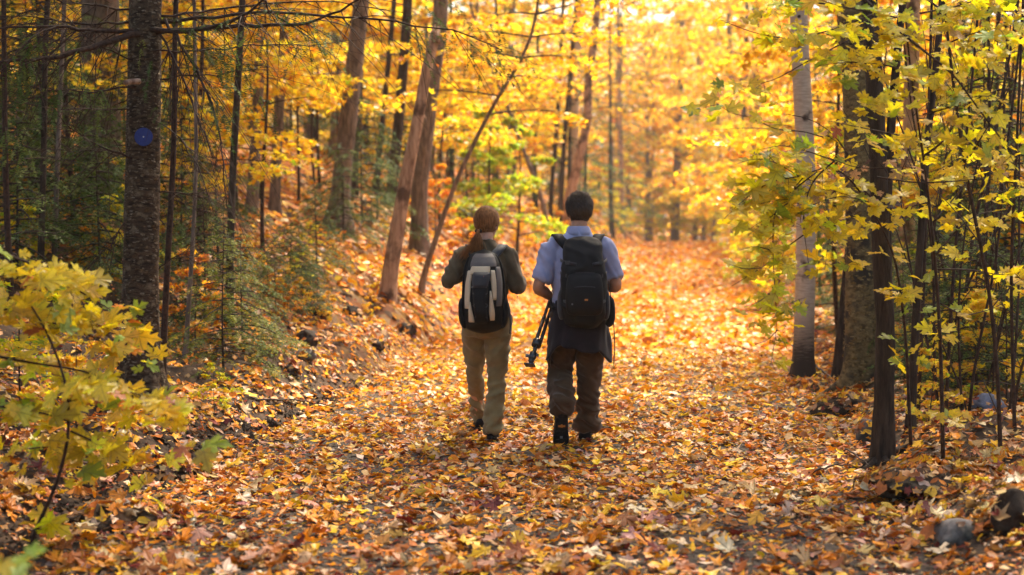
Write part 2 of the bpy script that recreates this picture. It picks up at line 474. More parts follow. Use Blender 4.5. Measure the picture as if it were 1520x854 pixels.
LEAFMESH = {}
def leaf_mesh_set(key, var, mat):
    LEAFMESH[key] = [mesh_np('leaf', tv, tf, np.ones((len(tv), 3)), mat, True) for tv, tf in var]
leaf_mesh_set('fresh', LV_HI, M['leaf_big'])
leaf_mesh_set('dry', LV_HI_DRY, M['dryleaf_big'])

def leaf_objects(parent, pos, nrm, head, size, colr, key, r, inv=None):
    R = frames(nrm, head)
    pick = r.integers(0, len(LEAFMESH[key]), len(pos))
    for k in range(len(pos)):
        o = bpy.data.objects.new('leaf', LEAFMESH[key][pick[k]])
        col0.objects.link(o)
        o.parent = parent
        m = np.eye(4); m[:3, :3] = R[k] * size[k]; m[:3, 3] = pos[k]
        m = Matrix(m.tolist())
        o.matrix_basis = (inv @ m) if inv is not None else m
        o.color = (*colr[k], 1)

PAL = dict(gold=(0.82, 0.44, 0.018), yellow=(0.86, 0.60, 0.02), orange=(0.76, 0.26, 0.012), tan=(0.60, 0.35, 0.13), pale=(0.70, 0.49, 0.30),
           rust=(0.42, 0.115, 0.012), maroon=(0.17, 0.022, 0.012), brown=(0.15, 0.07, 0.03), pink=(0.58, 0.27, 0.17), red=(0.5, 0.06, 0.02), green=(0.36, 0.47, 0.02), lemon=(0.88, 0.67, 0.012))
def palette(r, n, wts):
    keys = list(wts); p = np.array([wts[k] for k in keys], float); p /= p.sum()
    base = np.array([PAL[k] for k in keys])[r.choice(len(keys), n, p=p)]
    v = r.normal(1, 0.16, (n, 1)).clip(0.55, 1.4)
    return (base * v * r.normal(1, 0.06, (n, 3))).clip(0.004, 0.92)
P_NEAR = dict(tan=.13, pale=.08, rust=.25, gold=.18, orange=.24, maroon=.07, brown=.01, pink=.04)
P_MID = dict(gold=.35, orange=.34, tan=.12, rust=.12, pale=.07)
P_FAR = dict(orange=.40, gold=.24, rust=.16, tan=.16, pale=.04)
P_BANK = dict(orange=.40, gold=.22, rust=.17, tan=.11, pale=.07, maroon=.03, brown=.02)
P_BROWN = dict(rust=.24, tan=.24, brown=.14, orange=.14, gold=.14, maroon=.07, pale=.03)  # browner leaf mix, mostly rust and tan

def litter_points(y0, y1, dens, r):
    W1 = 0.34 * y1 + 2.5
    n = int(dens * (y1 - y0) * 2 * W1)
    X = r.uniform(-W1, W1, n); Y = r.uniform(y0, y1, n)
    keep = np.abs(X) < 0.34 * Y + 2.2
    X, Y = X[keep], Y[keep]
    d = np.abs(X - path_c(Y)) - path_w(Y)
    near = 1 - sstep(13, 24, Y)
    p = 1 - 0.45 * near * sstep(0.50, 0.68, fbm(X * 1.5, Y * 1.0, 40)) * (d < 0.3)
    left = (X < path_c(Y))
    strip = np.exp(-((d - 0.12 - .12 * (fbm(X * 1.2, Y * 1.2, 66) - .5)) / 0.17) ** 2) * left * (1 - sstep(14, 18, Y)) * sstep(0.15, 0.4, vnoise(X * 0.3 + 3, Y * 0.9, 41))
    p = p - 0.80 * strip
    p = p - 0.35 * near * (d > 0.4) * sstep(0.45, 0.65, fbm(X * 1.1, Y * 1.1, 44))
    p = p - 0.5 * left * (d > 0.4) * (Y > 13) * (Y < 32) * sstep(0.50, 0.64, fbm(X * 1.5, Y * 1.5, 47))
    keep = r.random(len(X)) < p
    return X[keep], Y[keep]

def litter_attr(X, Y, r, size, tilt):
    n = len(X)
    e = 0.04
    gx = (height(X + e, Y) - height(X - e, Y)) / (2 * e); gy = (height(X, Y + e) - height(X, Y - e)) / (2 * e)
    up = np.stack([-gx, -gy, np.ones(n)], 1)
    t = r.normal(0, tilt, (n, 3)); t[:, 2] = 0
    stand = r.random(n) < 0.07
    t[stand] *= 2.8
    nrm = up + t
    sz = size * r.lognormal(0, 0.36, n).clip(0.4, 1.9)
    Z = height(X, Y) + 0.006 + r.random(n) * 0.022 + 0.10 * sz * np.hypot(t[:, 0], t[:, 1]).clip(0, 1.2)
    d = np.abs(X - path_c(Y)) - path_w(Y)
    on = d < 0.25
    colr = np.zeros((n, 3))
    mid = r.random(n) < sstep(10.5, 16, Y); far = r.random(n) < sstep(28, 46, Y)
    left = X < path_c(Y)
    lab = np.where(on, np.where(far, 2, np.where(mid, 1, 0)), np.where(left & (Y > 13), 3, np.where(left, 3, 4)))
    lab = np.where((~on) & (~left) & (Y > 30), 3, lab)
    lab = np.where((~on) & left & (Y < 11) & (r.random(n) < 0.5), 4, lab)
    for k, P in enumerate((P_NEAR, P_MID, P_FAR, P_BANK, P_BROWN)):
        i = lab == k
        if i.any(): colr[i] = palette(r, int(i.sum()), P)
    return np.stack([X, Y, Z], 1), nrm, r.uniform(0, 2 * math.pi, n), sz, colr, on

r = np.random.default_rng(5)
mbs = {True: MB(), False: MB()}
bands = [(5.4, 12.5, 470, 0.056, LV_LITTER, 0.20), (12.5, 20, 270, 0.064, LV_LITTER, 0.24), (20, 34, 135, 0.085, LV_LOW, 0.36),
         (34, 58, 48, 0.13, LV_QUAD, 0.38), (58, 100, 20, 0.20, LV_QUAD, 0.4)]
for bi, (y0, y1, dens, size, var, tilt) in enumerate(bands):
    X, Y = litter_points(y0, y1, dens, r)
    pos, nrm, head, sz, colr, on = litter_attr(X, Y, r, size, tilt)
    big = np.zeros(len(X), bool)
    if bi == 0:                      # the largest in the picture become leaves of their own
        px = np.abs(X / Y) < 0.335
        score = sz / Y * (px & (Y > 6.75) & (Y < 9.5))
        for flag, host in ((True, path), (False, ground)):
            s2 = np.where(on == flag, score, 0)
            idx = np.argsort(-s2)[:300]
            idx = idx[s2[idx] > 0]
            big[idx] = True
            p2 = pos[idx].copy(); p2[:, 2] += 0.018
            leaf_objects(host, p2, nrm[idx], head[idx], sz[idx] * 1.05, colr[idx], 'dry', r)
    for flag in (True, False):
        i = (on == flag) & ~big
        leaf_cloud(mbs[flag], pos[i], nrm[i], head[i], sz[i], colr[i], var, r)
o = mbs[True].build('leaf_litter', M['dryleaf'], path); o['kind'] = 'stuff'
o = mbs[False].build('leaf_litter', M['dryleaf'], ground); o['kind'] = 'stuff'
# ------------------------------------------------------------------ tree kit
class Leaves:
    def __init__(s): s.p = []; s.n = []; s.h = []; s.z = []; s.c = []
    def add(s, p, n, h, z, c):
        s.p.append(p); s.n.append(n); s.h.append(h); s.z.append(z); s.c.append(c)
    def cat(s): return [np.concatenate(a) for a in (s.p, s.n, s.h, s.z, s.c)]
    def build(s, name, var, parent, r, mat=None):
        mb = MB(); leaf_cloud(mb, *s.cat(), var, r)
        o = mb.build(name, mat or M['leaf'], parent); o['kind'] = 'stuff'
        return o
    def mesh(s, name, var, r, mat=None):
        mb = MB(); leaf_cloud(mb, *s.cat(), var, r)
        return mb.mesh(name, mat or M['leaf'])

P_YEL = dict(yellow=.70, gold=.22, orange=.02, green=.06)
P_GOLD = dict(gold=.48, yellow=.44, orange=.07, rust=.01)
P_LIME = dict(lemon=.55, green=.30, yellow=.15)
P_GREEN = dict(green=.75, yellow=.25)
P_ORANGE = dict(orange=.5, gold=.35, rust=.15)

def rnd_unit(r, n):
    v = r.normal(0, 1, (n, 3)); return v / np.linalg.norm(v, axis=1, keepdims=True)

def limb(mb, lv, base, d, L, r0, r, pal, lsize, nleaf, droop=0.25, twigs=7, wob=0.12, start=0.25, flat=0.5, sides=4, tl=0.42, ntw=5):
    """one branch with alternate side twigs carrying flat sprays of leaves"""
    d = np.asarray(d, float); d = d / np.linalg.norm(d)
    n = 7
    t = np.linspace(0, 1, n)
    side = np.cross(d, (0, 0, 1.0)); side /= np.linalg.norm(side) + 1e-9
    pts = base + t[:, None] * d * L
    pts = pts + side * (np.sin(t * r.uniform(2, 5) + r.uniform(0, 6)) - math.sin(0))[:, None] * wob * L * t[:, None] * 0.6
    pts[:, 2] -= droop * L * t ** 2
    mb.tube(pts, r0 * (1 - 0.85 * t), sides, cap=False)
    for k in range(twigs + 1):
        u = start + (1 - start) * (k + 0.5) / (twigs + 0.5)
        if k == twigs: u = 0.98
        i = min(int(u * (n - 1)), n - 2); f = u * (n - 1) - i
        p = pts[i] * (1 - f) + pts[i + 1] * f
        dirn = pts[i + 1] - pts[i]; dirn = dirn / np.linalg.norm(dirn)
        sg = 1 if k % 2 else -1
        td = dirn * r.uniform(0.5, 0.9) + side * sg * r.uniform(0.5, 0.95) + np.array((0, 0, r.uniform(-0.3, 0.25)))
        if k == twigs: td = dirn + side * r.uniform(-.2, .2)
        td /= np.linalg.norm(td)
        l2 = L * tl * r.uniform(0.6, 1.15) * (1.15 - 0.6 * u)
        tt = np.linspace(0, 1, ntw)
        tp = p + tt[:, None] * td * l2
        tp[:, 2] -= 0.22 * l2 * tt ** 2
        mb.tube(tp, r0 * 0.28 * (1 - 0.8 * tt) * (1.2 - 0.6 * u), 3, cap=False)
        m = max(1, int(r.poisson(nleaf)))
        uu = r.random(m) ** 0.75
        ii = np.minimum((uu * (ntw - 1)).astype(int), ntw - 2); ff = uu * (ntw - 1) - ii
        lp = tp[ii] * (1 - ff)[:, None] + tp[ii + 1] * ff[:, None]
        ts = np.cross(td, (0, 0, 1.0))
        off = r.normal(0, 1, m)
        lp = lp + ts * (off * 0.13 * l2 * flat * 2)[:, None]
        lp[:, 2] -= np.abs(r.normal(0, 0.07 * l2 + 0.035, m)) + 0.005
        nr = np.stack([r.normal(0, .5, m), r.normal(0, .5, m), np.ones(m) * r.uniform(0.55, 1.0)], 1)
        hd = np.arctan2(td[1], td[0]) + r.normal(0, 0.9, m)
        lv.add(lp, nr, hd, lsize * r.lognormal(0, .25, m).clip(.55, 1.6), palette(r, m, pal))

def pole(mb, H, r0, r, wob=0.1, n=16, sides=9, flare=1.35, top=0.25, z0=-0.3):
    t = np.linspace(0, 1, n) ** 1.25
    z = z0 + t * (H - z0)
    ph = r.uniform(0, 6, 4)
    x = wob * (np.sin(z * 0.5 + ph[0]) - np.sin(z0 * 0.5 + ph[0]) + 0.4 * np.sin(z * 1.3 + ph[1]))
    y = wob * (np.sin(z * 0.45 + ph[2]) - np.sin(z0 * 0.45 + ph[2]) + 0.4 * np.sin(z * 1.1 + ph[3]))
    R = r0 * (1 - (1 - top) * t) * (1 + (flare - 1) * np.exp(-np.clip(z, 0, None) / 0.22))
    pts = np.stack([x, y, z], 1)
    mb.tube(pts, R, sides)
    return pts, R

def stubs(mb, pts, R, r, k, lo=0.25, L=(0.25, 0.9)):
    for _ in range(k):
        i = r.integers(int(len(pts) * lo), len(pts) - 1)
        a = r.uniform(0, 6.28); l = r.uniform(*L)
        d = np.array((math.cos(a), math.sin(a), r.uniform(-0.25, 0.4)))
        t = np.linspace(0, 1, 4)
        p = pts[i] + t[:, None] * d * l; p[:, 2] -= 0.2 * l * t ** 2
        mb.tube(p, 0.016 * (1 - 0.8 * t), 3, cap=False)

# ---- shared meshes of each kind: list of dicts {trunk, crown}
def k_tall(seed, pal, H=15, r0=0.14, cb=3.4, nl=26, nleaf=22, lsize=0.155, spread=3.0):
    r = np.random.default_rng(seed); mb = MB(); lv = Leaves()
    pts, R = pole(mb, H, r0, r, 0.14)
    for k in range(nl):
        u = (k + r.random()) / nl
        z = cb + (H - cb) * u
        i = np.searchsorted(pts[:, 2], z) - 1; i = max(0, min(i, len(pts) - 2))
        f = (z - pts[i, 2]) / (pts[i + 1, 2] - pts[i, 2]); p = pts[i] * (1 - f) + pts[i + 1] * f
        a = k * 2.4 + r.normal(0, .4)
        L = spread * (0.55 + 0.75 * math.sin(math.pi * min(1, u * 0.85 + 0.2))) * r.uniform(.7, 1.15)
        limb(mb, lv, p, (math.cos(a), math.sin(a), r.uniform(-0.05, 0.35) + 0.5 * u), L, R[i] * 0.33 + 0.006, r, pal, lsize, nleaf, 0.22, 7)
    return dict(trunk=mb.mesh('trunk', M['bark_grey']), crown=lv.mesh('crown', LV_LOW, r))

def k_canopy(seed, pal, H=9, r0=0.09, nl=24, nleaf=24, lsize=0.13, spread=3.2):
    r = np.random.default_rng(seed); mb = MB(); lv = Leaves()
    pts, R = pole(mb, H, r0, r, 0.1, z0=0.0, flare=1.0)
    for k in range(nl):
        u = (k + r.random()) / nl
        z = 0.3 + (H - 0.3) * u
        i = max(0, min(np.searchsorted(pts[:, 2], z) - 1, len(pts) - 2))
        f = (z - pts[i, 2]) / (pts[i + 1, 2] - pts[i, 2]); p = pts[i] * (1 - f) + pts[i + 1] * f
        a = k * 2.4 + r.normal(0, .4)
        L = spread * (0.6 + 0.7 * math.sin(math.pi * min(1, u * 0.85 + 0.2))) * r.uniform(.7, 1.15)
        limb(mb, lv, p, (math.cos(a), math.sin(a), r.uniform(0.1, 0.4) + 0.5 * u), L, R[i] * 0.33 + 0.006, r, pal, lsize, nleaf, 0.15, 7)
    return dict(trunk=mb.mesh('upper_trunk', M['bark_grey']), crown=lv.mesh('crown', LV_LOW, r))

def k_deadpole(seed, H=7, r0=0.035, k=46, L=0.9):
    r = np.random.default_rng(seed); mb = MB()
    pts, R = pole(mb, H, r0, r, 0.06, 14, 7, 1.2, 0.3)
    for _ in range(k):
        i = r.integers(2, len(pts) - 1); a = r.uniform(0, 6.28); l = L * r.uniform(.4, 1.2)
        t = np.linspace(0, 1, 6)
        d = np.array((math.cos(a), math.sin(a), r.uniform(-.3, .3)))
        p = pts[i] + r.uniform(-.2, .2) * np.array((0, 0, 1)) + t[:, None] * d * l
        p[:, 2] -= r.uniform(0, .45) * l * t ** 2
        mb.tube(p, 0.007 * (1 - .8 * t) + 0.001, 3, cap=False)
        sd_ = np.cross(d, (0, 0, 1.0))
        for j in range(4):
            q = p[2 + j // 2]; e = d * .6 + sd_ * r.choice((-1, 1)) * r.uniform(.4, 1) + np.array((0, 0, r.uniform(-.5, .2)))
            tt = np.linspace(0, 1, 3)
            mb.tube(q + tt[:, None] * e * l * .35, 0.0028 * (1 - .6 * tt), 3, cap=False)
    return dict(trunk=mb.mesh('trunk', M['twig']))

def k_young(seed, pal, H=5.0, nl=20, nleaf=15, lsize=0.108, r0=0.035, cb=1.9, var=None, spread=1.9):
    r = np.random.default_rng(seed); mb = MB(); lv = Leaves()
    pts, R = pole(mb, H, r0, r, 0.12, 12, 6, 1.2, 0.2, -0.15)
    for k in range(nl):
        u = (k + r.random()) / nl
        z = cb + (H - cb) * u
        i = max(0, min(np.searchsorted(pts[:, 2], z) - 1, len(pts) - 2))
        f = (z - pts[i, 2]) / (pts[i + 1, 2] - pts[i, 2]); p = pts[i] * (1 - f) + pts[i + 1] * f
        a = k * 2.4 + r.normal(0, .4)
        L = spread * (1.05 - 0.75 * u) * r.uniform(.6, 1.15)
        limb(mb, lv, p, (math.cos(a), math.sin(a), r.uniform(0.0, 0.3)), L, r0 * 0.4 * (1.1 - .7 * u), r, pal, lsize, nleaf, 0.15, 6)
    return dict(trunk=mb.mesh('trunk', M['twig']), crown=lv.mesh('crown', var or LV_MID, r))

def frond(mb, base, d, L, r, nd=None, step=0.035, needle=0.014, cols=None, droop=0.3, sidef=0.45, dens=1.0):
    """flat hemlock spray: axis, side twigs, rows of needles"""
    d = np.asarray(d, float); d /= np.linalg.norm(d)
    side = np.cross(d, (0, 0, 1.0)); side /= np.linalg.norm(side) + 1e-9
    t = np.linspace(0, 1, 5)
    ax = base + t[:, None] * d * L; ax[:, 2] -= droop * L * t ** 2
    segs = [(ax[0], ax[-1], ax)]
    ns = max(3, int(L / 0.055 * dens))
    V = []; F = []; C = []
    nv = 0
    tw = []
    for k in range(ns):
        u = (k + .6) / ns
        i = min(int(u * 4), 3); f = u * 4 - i
        p = ax[i] * (1 - f) + ax[i + 1] * f
        dn = ax[i + 1] - ax[i]; dn /= np.linalg.norm(dn)
        for sg in (-1, 1):
            td = dn * r.uniform(.6, .9) + side * sg * r.uniform(.7, 1); td[2] -= r.uniform(0, .35); td /= np.linalg.norm(td)
            tw.append((p, td, L * sidef * (1 - 0.75 * u) * r.uniform(.6, 1.1)))
    tw.append((ax[2], (ax[4] - ax[2]) / np.linalg.norm(ax[4] - ax[2]), np.linalg.norm(ax[4] - ax[2])))
    for p, td, l in tw:
        m = max(2, int(l / step))
        s = (np.arange(m) + .5) / m
        q = p + s[:, None] * td * l; q[:, 2] -= 0.18 * l * s ** 2
        sv = np.cross(td, (0, 0, 1.0)); sv /= np.linalg.norm(sv) + 1e-9
        for sg in (-1, 1):
            tip = q + (sv * sg * 0.85 + td * 0.55) * needle * r.uniform(.8, 1.3, (m, 1)) + np.stack([np.zeros(m), np.zeros(m), r.normal(0, needle * .25, m)], 1)
            w = td * needle * 0.34
            v = np.stack([q - w, q + w, tip], 1).reshape(-1, 3)
            V.append(v); F.append(np.arange(len(v)).reshape(-1, 3) + nv); nv += len(v)
    v = np.concatenate(V); f = np.concatenate(F)
    base_c = cols[r.integers(0, len(cols))]
    mb.add(v, f, np.array(base_c) * r.uniform(.75, 1.3))
    return ax

GRN = [(0.045, 0.085, 0.014), (0.06, 0.10, 0.018), (0.08, 0.11, 0.022), (0.04, 0.075, 0.02)]
GRNB = [(0.12, 0.16, 0.03), (0.10, 0.14, 0.03), (0.15, 0.17, 0.04)]

def k_hemlock(seed, H=9, r0=0.10, z0=0.6, nb=54, maxL=2.1, step=0.085, needle=0.055, cols=GRN, fl=0.55, dens=0.4, nf=12):
    r = np.random.default_rng(seed); mb = MB(); nd = MB()
    pts, R = pole(mb, H, r0, r, 0.05, 12, 8, 1.3, 0.12)
    for k in range(nb):
        u = (k + r.random()) / nb
        z = z0 + (H - z0) * u
        i = max(0, min(np.searchsorted(pts[:, 2], z) - 1, len(pts) - 2))
        p = pts[i].copy(); p[2] = z
        a = k * 2.4 + r.normal(0, .3)
        L = maxL * (1 - u) ** 0.8 * r.uniform(.65, 1.1) + 0.12
        d = np.array((math.cos(a), math.sin(a), r.uniform(-.15, .25)))
        t = np.linspace(0, 1, 6)
        bp = p + t[:, None] * d * L; bp[:, 2] -= 0.3 * L * t ** 2
        mb.tube(bp, 0.012 * (1 - .85 * t) + 0.002, 3, cap=False)
        side = np.cross(d, (0, 0, 1.0))
        for j in range(max(3, int(nf * L / maxL) + 2)):
            w = 0.2 + 0.8 * r.random()
            ii = min(int(w * 5), 4); q = bp[ii] + (bp[ii + 1] - bp[ii]) * (w * 5 - ii)
            sg = (-1) ** j
            fd = d * r.uniform(.4, 1) + side * sg * r.uniform(.2, .9) + np.array((0, 0, r.uniform(-.45, .05)))
            frond(nd, q, fd, fl * r.uniform(.6, 1.15) * (0.45 + .55 * (1 - u)), r, step=step, needle=needle, cols=cols, dens=dens)
    return dict(trunk=mb.mesh('trunk', M['bark_dark']), crown=nd.mesh('crown', M['needle']))

def k_bare(seed, H=12, r0=0.09, mat='bark_grey', k=14, wob=0.16):
    r = np.random.default_rng(seed); mb = MB()
    pts, R = pole(mb, H, r0, r, wob, 18, 9)
    stubs(mb, pts, R, r, k)
    return dict(trunk=mb.mesh('trunk', M[mat]))

KIND = dict(
    tall=[k_tall(100 + i, P_GOLD if i % 2 else P_YEL) for i in range(5)],
    airy=[k_tall(120 + i, P_YEL if i % 2 else P_GOLD, H=11, r0=0.075, cb=1.6, nl=22, nleaf=17, lsize=0.16, spread=2.6) for i in range(4)],
    young=[k_young(140 + i, [P_GOLD, P_YEL, P_GOLD, P_YEL, P_GOLD][i], H=[5, 4.2, 6, 3.4, 4.8][i]) for i in range(5)],
    lime=[k_young(150 + i, P_LIME, H=[3.2, 4.2][i], nl=15, spread=1.7, cb=.8) for i in range(2)],
    green=[k_young(155 + i, P_GREEN, H=2.6, nl=15, spread=1.4, cb=0.4) for i in range(2)],
    shrub=[k_young(160 + i, [P_YEL, P_ORANGE, P_LIME, P_GOLD][i], H=1.3, nl=12, nleaf=8, r0=0.012, cb=0.15, spread=0.75, lsize=0.075) for i in range(4)],
    hemlock=[k_hemlock(170 + i) for i in range(3)],
    sapling=[k_hemlock(180 + i, H=[1.7, 2.4][i], r0=0.02, z0=0.1, nb=40, maxL=[0.8, 1.0][i], step=0.032, needle=0.028, fl=0.42, dens=0.8, nf=8, cols=GRN + GRNB) for i in range(2)],
    canopy=[k_canopy(200 + i, P_YEL if i % 2 else P_GOLD) for i in range(3)],
    dead=[k_deadpole(210 + i, [7, 6, 8][i]) for i in range(3)],
    bare=[k_bare(190 + i, [13, 11, 14, 12][i], [0.10, 0.06, 0.13, 0.045][i], ['bark_grey', 'bark_dark', 'bark_grey', 'bark_dark'][i]) for i in range(4)],
)
def place(kind, var, x, y, name, label, cat, group=None, s=1.0, rz=None, tint=None, lean=(0, 0), dz=0.0, sz=None):
    src = KIND[kind][var % len(KIND[kind])]
    root = empty(name, (x, y, hz(x, y) + dz))
    root.rotation_euler = (lean[0], lean[1], rng.uniform(0, 6.28) if rz is None else rz)
    root.scale = (s, s, sz or s)
    tag(root, label, cat, group)
    for part in src:
        o = link(part, src[part], root)
        if part == 'crown':
            o['kind'] = 'stuff'
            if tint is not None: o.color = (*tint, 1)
    return root

def hand_trunk(px, Y, wpx, mat, name, label, cat='tree', top=None, topw=0.5, sides=18, bark=0.05, freq=(7, 3), flare=1.5, group=None, base_z=None, close_top=False, knots=0, extra=None):
    """trunk whose centre line runs through photograph pixels (listed from the ground up) at depth Y"""
    P = [at(x, y, Y) for x, y in px]
    gz = hz(P[0][0], Y)
    base = P[0].copy(); base[2] = gz
    P = [base - np.array((0, 0, 0.25))] + ([P[0]] if P[0][2] > gz + 0.15 else []) + P[1:]
    rad0 = wpx / 2 / (F_PX / Y)
    if top is not None:
        d = P[-1] - P[-2]; d /= np.linalg.norm(d)
        zt = P[-1][2]
        m = 5
        for k in range(1, m + 1):
            dd = d * (1 - k / m * 0.6) + np.array((0, 0, 1)) * (k / m * 0.6); dd /= np.linalg.norm(dd)
            P.append(P[-1] + dd * (top - zt) / m)
    P = np.array(P)
    s = np.concatenate([[0], np.cumsum(np.linalg.norm(np.diff(P, axis=0), axis=1))])
    ztop_vis = 5.5
    n = max(24, int(s[-1] / 0.07)) if bark else 24
    n = min(n, 110)
    q = np.linspace(0, 1, n) ** 1.5 * s[-1]
    C = np.stack([np.interp(q, s, P[:, k]) for k in range(3)], 1)
    for _ in range(max(2, n // 14)):
        C[1:-1] = 0.25 * C[:-2] + 0.5 * C[1:-1] + 0.25 * C[2:]
    hgt = C[:, 2] - gz
    tp = np.clip(q / s[-1], 0, 1)
    Rr = rad0 * (1 - (1 - topw) * tp) * (1 + (flare - 1) * np.exp(-np.clip(hgt, 0, None) / 0.20))
    mb = MB()
    mb.tube(C - base, Rr, sides)
    v = mb.v[0]
    ax = np.repeat(C - base, sides, 0)
    if bark:
        rv = v - ax
        th = np.arctan2(rv[:, 1], rv[:, 0])
        sd = float(rng.uniform(0, 50))
        disp = np.array([mnoise.noise((math.cos(a) * freq[0] * 0.5 + sd, math.sin(a) * freq[0] * 0.5, z * freq[1])) +
                         0.6 * mnoise.noise((math.cos(a) * freq[0] * 1.3, math.sin(a) * freq[0] * 1.3 + sd, z * freq[1] * 2.6)) for a, z in zip(th, v[:, 2])])
        lob = 1 + 0.25 * np.exp(-np.clip(v[:, 2], 0, None) / 0.25) * np.sin(th * 4 + sd)
        mb.v[0] = ax + rv * (1 + bark * disp)[:, None] * lob[:, None]
    root = empty(name, tuple(base))
    tag(root, label, cat, group)
    mb.build('trunk', M[mat], root)
    root['_c'] = 0
    del root['_c']
    return root, C, Rr, base

def add_crown(root, C, base, var, z, s=1.0, tint=None, rz=0.0, kind='canopy'):
    """upper limbs and crown of a tree whose lower trunk is modelled by hand"""
    src = KIND[kind][var]
    i = int(np.argmin(np.abs(C[:, 2] - z)))
    p = C[i] - base
    for part in src:
        o = link('upper_trunk' if part == 'trunk' else 'crown', src[part], root, tuple(p))
        o.scale = (s, s, s); o.rotation_euler = (0, 0, rz)
        if part == 'crown':
            o['kind'] = 'stuff'
            if tint is not None: o.color = (*tint, 1)
# ------------------------------------------------------------------ trees placed one by one
def px_tube(mb, pts, Y0, Y1, w, sides=5, base=np.zeros(3), taper=0.25, n=None, wob=0.0):
    m = len(pts)
    Ys = np.linspace(Y0, Y1, m)
    P = np.array([at(x, y, Y) for (x, y), Y in zip(pts, Ys)]) - base
    n = n or max(6, m * 4)
    s = np.concatenate([[0], np.cumsum(np.linalg.norm(np.diff(P, axis=0), axis=1))])
    q = np.linspace(0, s[-1], n)
    C = np.stack([np.interp(q, s, P[:, k]) for k in range(3)], 1)
    for _ in range(3): C[1:-1] = 0.25 * C[:-2] + 0.5 * C[1:-1] + 0.25 * C[2:]
    if wob:
        nn = rng.normal(0, wob, (n, 3)); nn[0] = 0; C = C + nn
    R = w / 2 / F_PX * (Y0 + Y1) / 2 * (1 - (1 - taper) * np.linspace(0, 1, n))
    mb.tube(C, R, sides, cap=True)
    return C, R

def dead_twigs(mb, C, R, r, k, L=0.35, hang=0.3):
    for _ in range(k):
        i = r.integers(2, len(C) - 1)
        d = C[i] - C[i - 1]; d = d / (np.linalg.norm(d) + 1e-9)
        e = d * r.uniform(.3, 1) + rnd_unit(r, 1)[0] * 0.8; e[2] -= hang
        l = L * r.uniform(.4, 1.3); t = np.linspace(0, 1, 5)
        p = C[i] + t[:, None] * e * l; p[:, 2] -= 0.25 * l * t ** 2
        mb.tube(p, min(0.005, R[i] * .6) * (1 - .75 * t), 3, cap=False)

def bark_flakes(root, C, R, base, n, z0, z1, w, h, mat, r, lift=.5):
    """loose curled bark scales standing off a trunk"""
    mb = MB(); V = []; F = []
    for k in range(n):
        z = r.uniform(z0, z1); i = int(np.argmin(np.abs(C[:, 2] - z))); a = r.uniform(math.pi * .95, math.pi * 2.05)
        o = np.array((math.cos(a), math.sin(a), 0)); t = np.array((-math.sin(a), math.cos(a), 0))
        c = C[i] - base + o * R[i] * 1.005; c[2] = z - base[2]
        ww, hh = w * r.uniform(.5, 1.5), h * r.uniform(.5, 1.5)
        lf = hh * lift * r.uniform(.3, 1.6)
        v = [c - t * ww / 2 - o * .004, c + t * ww / 2 - o * .004, c + t * ww * .45 + o * lf + np.array((0, 0, hh)), c - t * ww * .4 + o * lf * r.uniform(.5, 1.4) + np.array((0, 0, hh * r.uniform(.7, 1.1))), c + o * (lf * .35 + .002) + np.array((0, 0, hh * .5))]
        if r.random() < .5: v = [q + (c + np.array((0, 0, hh * .5)) - q) * np.array((0, 0, 2)) for q in v]
        V += v; m = len(V) - 5; F += [(m, m + 1, m + 4), (m + 1, m + 2, m + 4), (m + 2, m + 3, m + 4), (m + 3, m, m + 4)]
    mb.add(V, F); o = mb.build('bark_flakes', M[mat], root); o['kind'] = 'stuff'

def roots(root, base, r0, n, r, mat, L=.45):
    """surface roots running out from the foot of a trunk and diving under the leaves"""
    for k in range(n):
        a = k / n * 6.28 + r.uniform(-.4, .4); l = L * r.uniform(.6, 1.3); P = []
        for u in np.linspace(0, 1, 7):
            q = r0 * .55 + l * u; aa = a + .35 * math.sin(u * 3 + k)
            x, y = base[0] + q * math.cos(aa), base[1] + q * math.sin(aa)
            P.append((x - base[0], y - base[1], hz(x, y) - base[2] + r0 * .55 * (1 - u) ** 2 - .035 * u))
        mb = MB(); mb.tube(np.array(P), r0 * .42 * (1 - .7 * np.linspace(0, 1, 7)), 8); mb.build('root', M[mat], root)

def pxx_(px, Y): return (px - 760) / F_PX * Y
